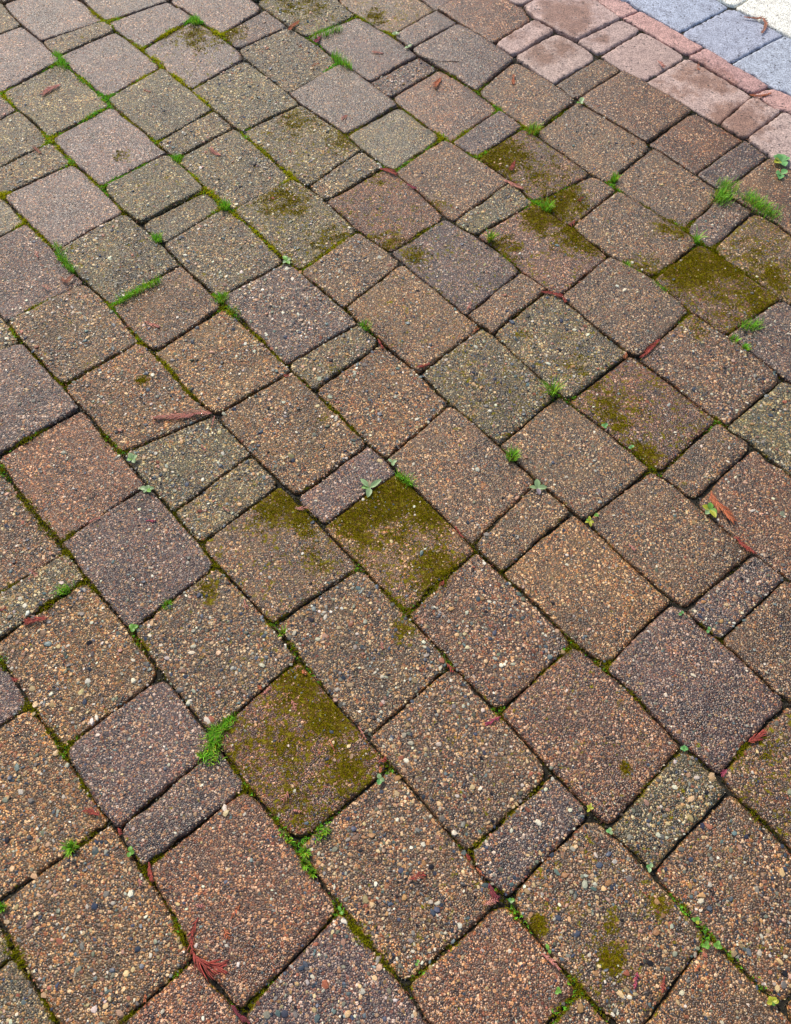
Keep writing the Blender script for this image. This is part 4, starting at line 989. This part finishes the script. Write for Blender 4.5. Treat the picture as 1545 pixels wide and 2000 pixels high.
# path in photograph pixels (stem foot to tip), branchlet length px, tone, density, label
SPRIGS = [
    ([(120, 166), (104, 174), (85, 186)], 11, 'p', 1.2, 'pale pinkish cedar sprig on a coarse paver in the upper left corner'),
    ([(280, 176), (295, 182)], 3, 'p', .7, 'short pale sprig scrap near the top left, right of the bright green joint'),
    ([(433, 306), (418, 298), (412, 292)], 8, 'p', 1, 'pink curved sprig on a coarse paver, upper left of centre'),
    ([(82, 302), (68, 290)], 6, 'b', 1, 'brownish sprig scrap on a narrow paver by the left edge, upper part'),
    ([(586, 42), (572, 52), (566, 60)], 8, 'o', 1, 'orange sprig scrap beside the grass strip at the top'),
    ([(628, 70), (616, 84)], 8, 'm', 1.2, 'dark pink sprig in the grass strip at the top'),
    ([(750, 106), (728, 104)], 5, 'p', .8, 'orange-pink sprig on the purplish paver near the top'),
    ([(625, 126), (610, 130)], 4, 'o', .8, 'small orange sprig left of the grass wedge near the top'),
    ([(862, 152), (852, 166), (850, 172)], 8, 'o', 1.2, 'rusty sprig on the reddish paver near the top centre'),
    ([(679, 226), (668, 236)], 6, 'p', 1, 'small pinkish sprig on a smooth paver left of the reddish one'),
    ([(741, 330), (757, 334), (775, 342)], 9, 'r', 1.6, 'red cedar clump in a joint above the mossy reddish paver, upper centre'),
    ([(795, 362), (812, 370)], 5, 'm', 1, 'dark pink sprig scrap right of the red clump, upper centre'),
    ([(1006, 315), (997, 334)], 7, 'r', 1.2, 'short red sprig on the mossy orange paver'),
    ([(985, 352), (1000, 362), (1020, 370)], 8, 'p', 1.3, 'pink cedar clump at the lower left side of the mossy orange paver'),
    ([(1003, 148), (1002, 166)], 6, 'o', 1.2, 'orange sprig scrap below the pale pavers at the top'),
    ([(1452, 34), (1470, 37), (1488, 37), (1495, 46), (1494, 56), (1487, 67)], 6, 'b', 1.3, 'hooked red-brown cedar sprig on the blue-grey paver, top right'),
    ([(1284, 120), (1296, 132)], 8, 'p', 1.3, 'orange-pink sprig on the pale paver near the top right'),
    ([(1363, 128), (1362, 138)], 5, 'o', 1.1, 'tiny orange sprig beside the pink edging'),
    ([(1462, 188), (1480, 190), (1505, 184)], 5, 'o', 1.2, 'long thin orange sprig under the end of the pink edging'),
    ([(1122, 432), (1114, 441)], 6, 'r', 1.2, 'small red sprig in a joint corner, upper right of centre'),
    ([(1140, 388), (1130, 394)], 5, 'r', .9, 'tiny red sprig on a narrow brown paver, upper right'),
    ([(1057, 572), (1078, 574), (1098, 582), (1104, 592)], 7, 'r', 1.2, 'long dark red cedar sprig in a joint right of the purple paver'),
    ([(1288, 664), (1268, 684), (1250, 700)], 7, 'r', 1.5, 'diagonal red cedar sprig above the rusty paver, right'),
    ([(1223, 690), (1220, 702)], 5, 'o', 1.2, 'small orange sprig at the top corner of the rusty paver'),
    ([(1182, 510), (1205, 516)], 8, 'p', 1.2, 'pinkish sprig in the joint above a brown paver, upper right'),
    ([(920, 590), (915, 606)], 6, 'p', 1, 'pinkish fan-shaped sprig below the purple paver'),
    ([(936, 643), (922, 652)], 3, 'o', .8, 'orange needle scrap in the joint under the purple paver'),
    ([(738, 664), (748, 682)], 5, 'r', 1.1, 'red sprig at a joint corner near the picture centre, upper half'),
    ([(813, 720), (838, 712)], 5, 'r', 1, 'red needle sprig in the joint at the lower end of a tan paver'),
    ([(554, 734), (566, 736)], 5, 'r', 1.4, 'dark red sprig lump left of the centre'),
    ([(415, 809), (385, 807), (350, 813), (300, 818)], 13, 'p', .9, 'longest pinkish cedar sprig lying across a joint on the left'),
    ([(420, 815), (414, 832)], 4, 'p', .8, 'short pink sprig hanging below the longest one on the left'),
    ([(283, 630), (300, 636), (312, 640)], 7, 'p', 1.1, 'pink cedar sprig on a square brown paver, left'),
    ([(1388, 960), (1392, 978), (1412, 998), (1433, 1020)], 14, 'o', 1.7, 'big orange-red cedar sprig beside the clover-like seedling'),
    ([(1434, 1050), (1452, 1066), (1474, 1082)], 8, 'r', 1.2, 'dark red cedar sprig near the right edge, below the big orange one'),
    ([(578, 994), (600, 993)], 7, 'p', 1.2, 'small pink feathery sprig left of the mossy central paver'),
    ([(96, 1208), (72, 1212), (50, 1216)], 10, 'r', 1.2, 'pinkish-red feathery sprig near the left edge'),
    ([(58, 1114), (74, 1126)], 6, 'p', 1.1, 'pink sprig on a narrow paver at the left edge'),
    ([(174, 1022), (196, 1012)], 5, 'p', 1, 'pink sprig by the joint of a reddish paver on the left'),
    ([(286, 1018), (304, 1019)], 4, 'm', 1, 'small dark pink sprig on a purplish paver, left'),
    ([(394, 870), (402, 882)], 4, 'p', .9, 'tiny pink sprig on a coarse paver left of centre'),
    ([(436, 992), (448, 1000)], 4, 'p', .9, 'tiny pink sprig on a narrow greenish paver left of centre'),
    ([(0, 1194), (12, 1188)], 5, 'r', 1.1, 'small red sprig cut by the left edge'),
    ([(24, 1325), (34, 1331)], 5, 'r', 1, 'tiny red sprig in the long left joint'),
    ([(478, 1172), (482, 1190)], 7, 'p', .8, 'faint pink feathery sprig left of the central pavers'),
    ([(570, 1368), (580, 1388)], 5, 'p', .7, 'pink forked needle sprig on the mossy lower paver'),
    ([(515, 1356), (528, 1344)], 4, 'p', 1, 'pink sprig on the upper left side of the mossy lower paver'),
    ([(873, 1297), (884, 1312)], 6, 'r', 1.6, 'red sprig lump in the joint right of the centre, lower half'),
    ([(978, 1400), (948, 1416)], 6, 'm', 1.2, 'magenta cedar sprig on a brown paver, lower centre'),
    ([(1460, 1450), (1480, 1440), (1492, 1430)], 11, 'r', 1.8, 'dense red sprig pile in the joint near the right edge'),
    ([(1418, 1504), (1408, 1515)], 6, 'm', 1.3, 'dark pink sprig lump below the dense red pile, right'),
    ([(700, 1420), (716, 1446)], 3, 'p', .6, 'pink needle along the right side of the mossy lower paver'),
    ([(738, 1490), (754, 1482)], 7, 'r', 1.3, 'red sprig at the right corner of the mossy lower paver'),
    ([(742, 1512), (744, 1500)], 4, 'o', 1, 'orange scrap under the red sprig by the mossy lower paver'),
    ([(645, 1448), (655, 1470)], 2, 'o', .6, 'thin orange needle on the face of the mossy lower paver'),
    ([(197, 1594), (182, 1585), (168, 1582)], 10, 'r', 1.3, 'red feathery sprig at a joint crossing, lower left'),
    ([(232, 1618), (238, 1630)], 5, 'r', 1.4, 'small dark red lump just right of the feathery sprig, lower left'),
    ([(292, 1684), (293, 1704), (299, 1724)], 7, 'r', 1.3, 'upright red sprig in a lower left joint'),
    ([(272, 1716), (277, 1730)], 5, 'p', 1, 'small pink sprig left of the upright red one'),
    ([(388, 1792), (374, 1826), (374, 1852), (380, 1866)], 9, 'r', .9, 'long bare red sprig above the red frond, lower left'),
    ([(378, 1862), (388, 1880), (405, 1886), (436, 1890)], 24, 'r', 2.2, 'full red cedar frond at the lower left'),
    ([(382, 1768), (400, 1768)], 5, 'p', .9, 'small pinkish sprig above the full red frond'),
    ([(470, 1768), (452, 1792)], 6, 'o', .7, 'faint orange sprig on the reddish paver right of the full red frond'),
    ([(438, 1812), (448, 1836)], 7, 'o', .7, 'faint rusty fan sprig right of the full red frond'),
    ([(452, 1962), (470, 1985), (488, 1998)], 7, 'd', 1.3, 'dark red sprig in the joint at the bottom edge, left'),
    ([(563, 1546), (554, 1564)], 8, 'p', 1, 'pink branched sprig near the lower left side of the mossy lower paver'),
    ([(572, 1583), (590, 1586)], 3, 'p', 1, 'small pale sprig on the lowest part of the mossy lower paver'),
    ([(799, 1718), (828, 1707)], 8, 'r', 1.3, 'pinkish-red sprig on a coarse paver, bottom centre'),
    ([(944, 1768), (970, 1758)], 7, 'p', 1.5, 'pink sprig at the edge of the red pile near the bottom'),
    ([(955, 1725), (962, 1745), (974, 1756)], 9, 'd', 1.7, 'dark red sprig pile in the joint at the bottom centre'),
    ([(930, 1695), (945, 1712)], 4, 'o', 1.2, 'orange scrap above the dark red pile at the bottom'),
    ([(910, 1668), (918, 1680)], 4, 'r', 1.3, 'small red lump in the joint corner, bottom centre'),
    ([(1057, 1862), (1075, 1874), (1092, 1894)], 6, 'p', 1.2, 'orange-pink sprig along the bottom joint beside thick moss'),
    ([(1244, 1898), (1238, 1932)], 5, 'm', 1.2, 'left one of two dark pink upright sprigs at the bottom right'),
    ([(1298, 1905), (1292, 1940)], 5, 'r', 1.2, 'right one of two upright pinkish sprigs at the bottom right'),
    ([(1356, 1898), (1366, 1886)], 4, 'o', 1.2, 'tiny orange scrap at a joint end, bottom right'),
    ([(285, 1942), (284, 1956)], 4, 'o', 1.4, 'orange scrap in the joint at the bottom left'),
    ([(146, 538), (132, 552), (122, 546)], 8, 'b', 1.3, 'brown-pink sprig clump at the end of the left grass line'),
    ([(84, 560), (98, 566)], 5, 'p', 1, 'pale sprig scrap left of the brown-pink clump'),
    ([(70, 492), (76, 504)], 5, 'p', .9, 'pale sprig scrap on a smooth purple paver at the left'),
    ([(256, 636), (240, 642)], 4, 'b', .8, 'brown scrap in the joint left of the pink sprig on the square paver'),
    ([(867, 1135), (860, 1146)], 6, 'r', 1.3, 'red sprig at the lower right side of the mossy central paver'),
    ([(888, 1030), (905, 1052)], 3, 'r', 1.2, 'thin red sprig along the right side of the mossy central paver'),
    ([(1228, 1064), (1240, 1076)], 4, 'p', 1, 'tiny pink scrap left of a brown paver, right side'),
    ([(590, 1310), (598, 1318)], 5, 'o', 1.3, 'orange scrap at the top corner of the mossy lower paver'),
    ([(512, 1348), (506, 1342)], 4, 'o', 1.1, 'orange scrap left of the top of the mossy lower paver'),
    ([(745, 1255), (748, 1268)], 4, 'p', .8, 'pink scrap on the coarse paver below the mossy central one'),
]
for path, wpx, tone, dense, lab in SPRIGS:
    g = ground(path); x, y = path[len(path) // 2]; k = unit(x, y)
    o0 = g.mean(0)
    st, sp = sprig(g - o0, wpx * k, tone, r, dense)
    root = link('cedar_sprig', None, None, (o0[0], o0[1], 0), label=lab, category='cedar sprig', group='dry cedar sprigs on the paving')
    root.empty_display_size = .01
    link('stem', make_mesh('stem', st[0], st[1], np.array(st[2]), mats=[M_CEDAR]), root)
    link('branchlets', make_mesh('branchlets', sp[0], sp[1], np.array(sp[2]), mats=[M_CEDAR]), root)

# a bare twig
g = ground([(812, 108), (830, 116), (858, 123), (897, 123)]); o0 = g.mean(0)
tw = tube(np.c_[g - o0, [.003, .0034, .004, .0035]], [.0010, .0008, .0007, .0005], 5, (.07, .045, .035))
root = link('twig', make_mesh('twig', tw[0], tw[1], np.array(tw[2]), mats=[M_CEDAR]), None, (o0[0], o0[1], 0), label='thin dark bare twig on a purplish paver near the top', category='twig')
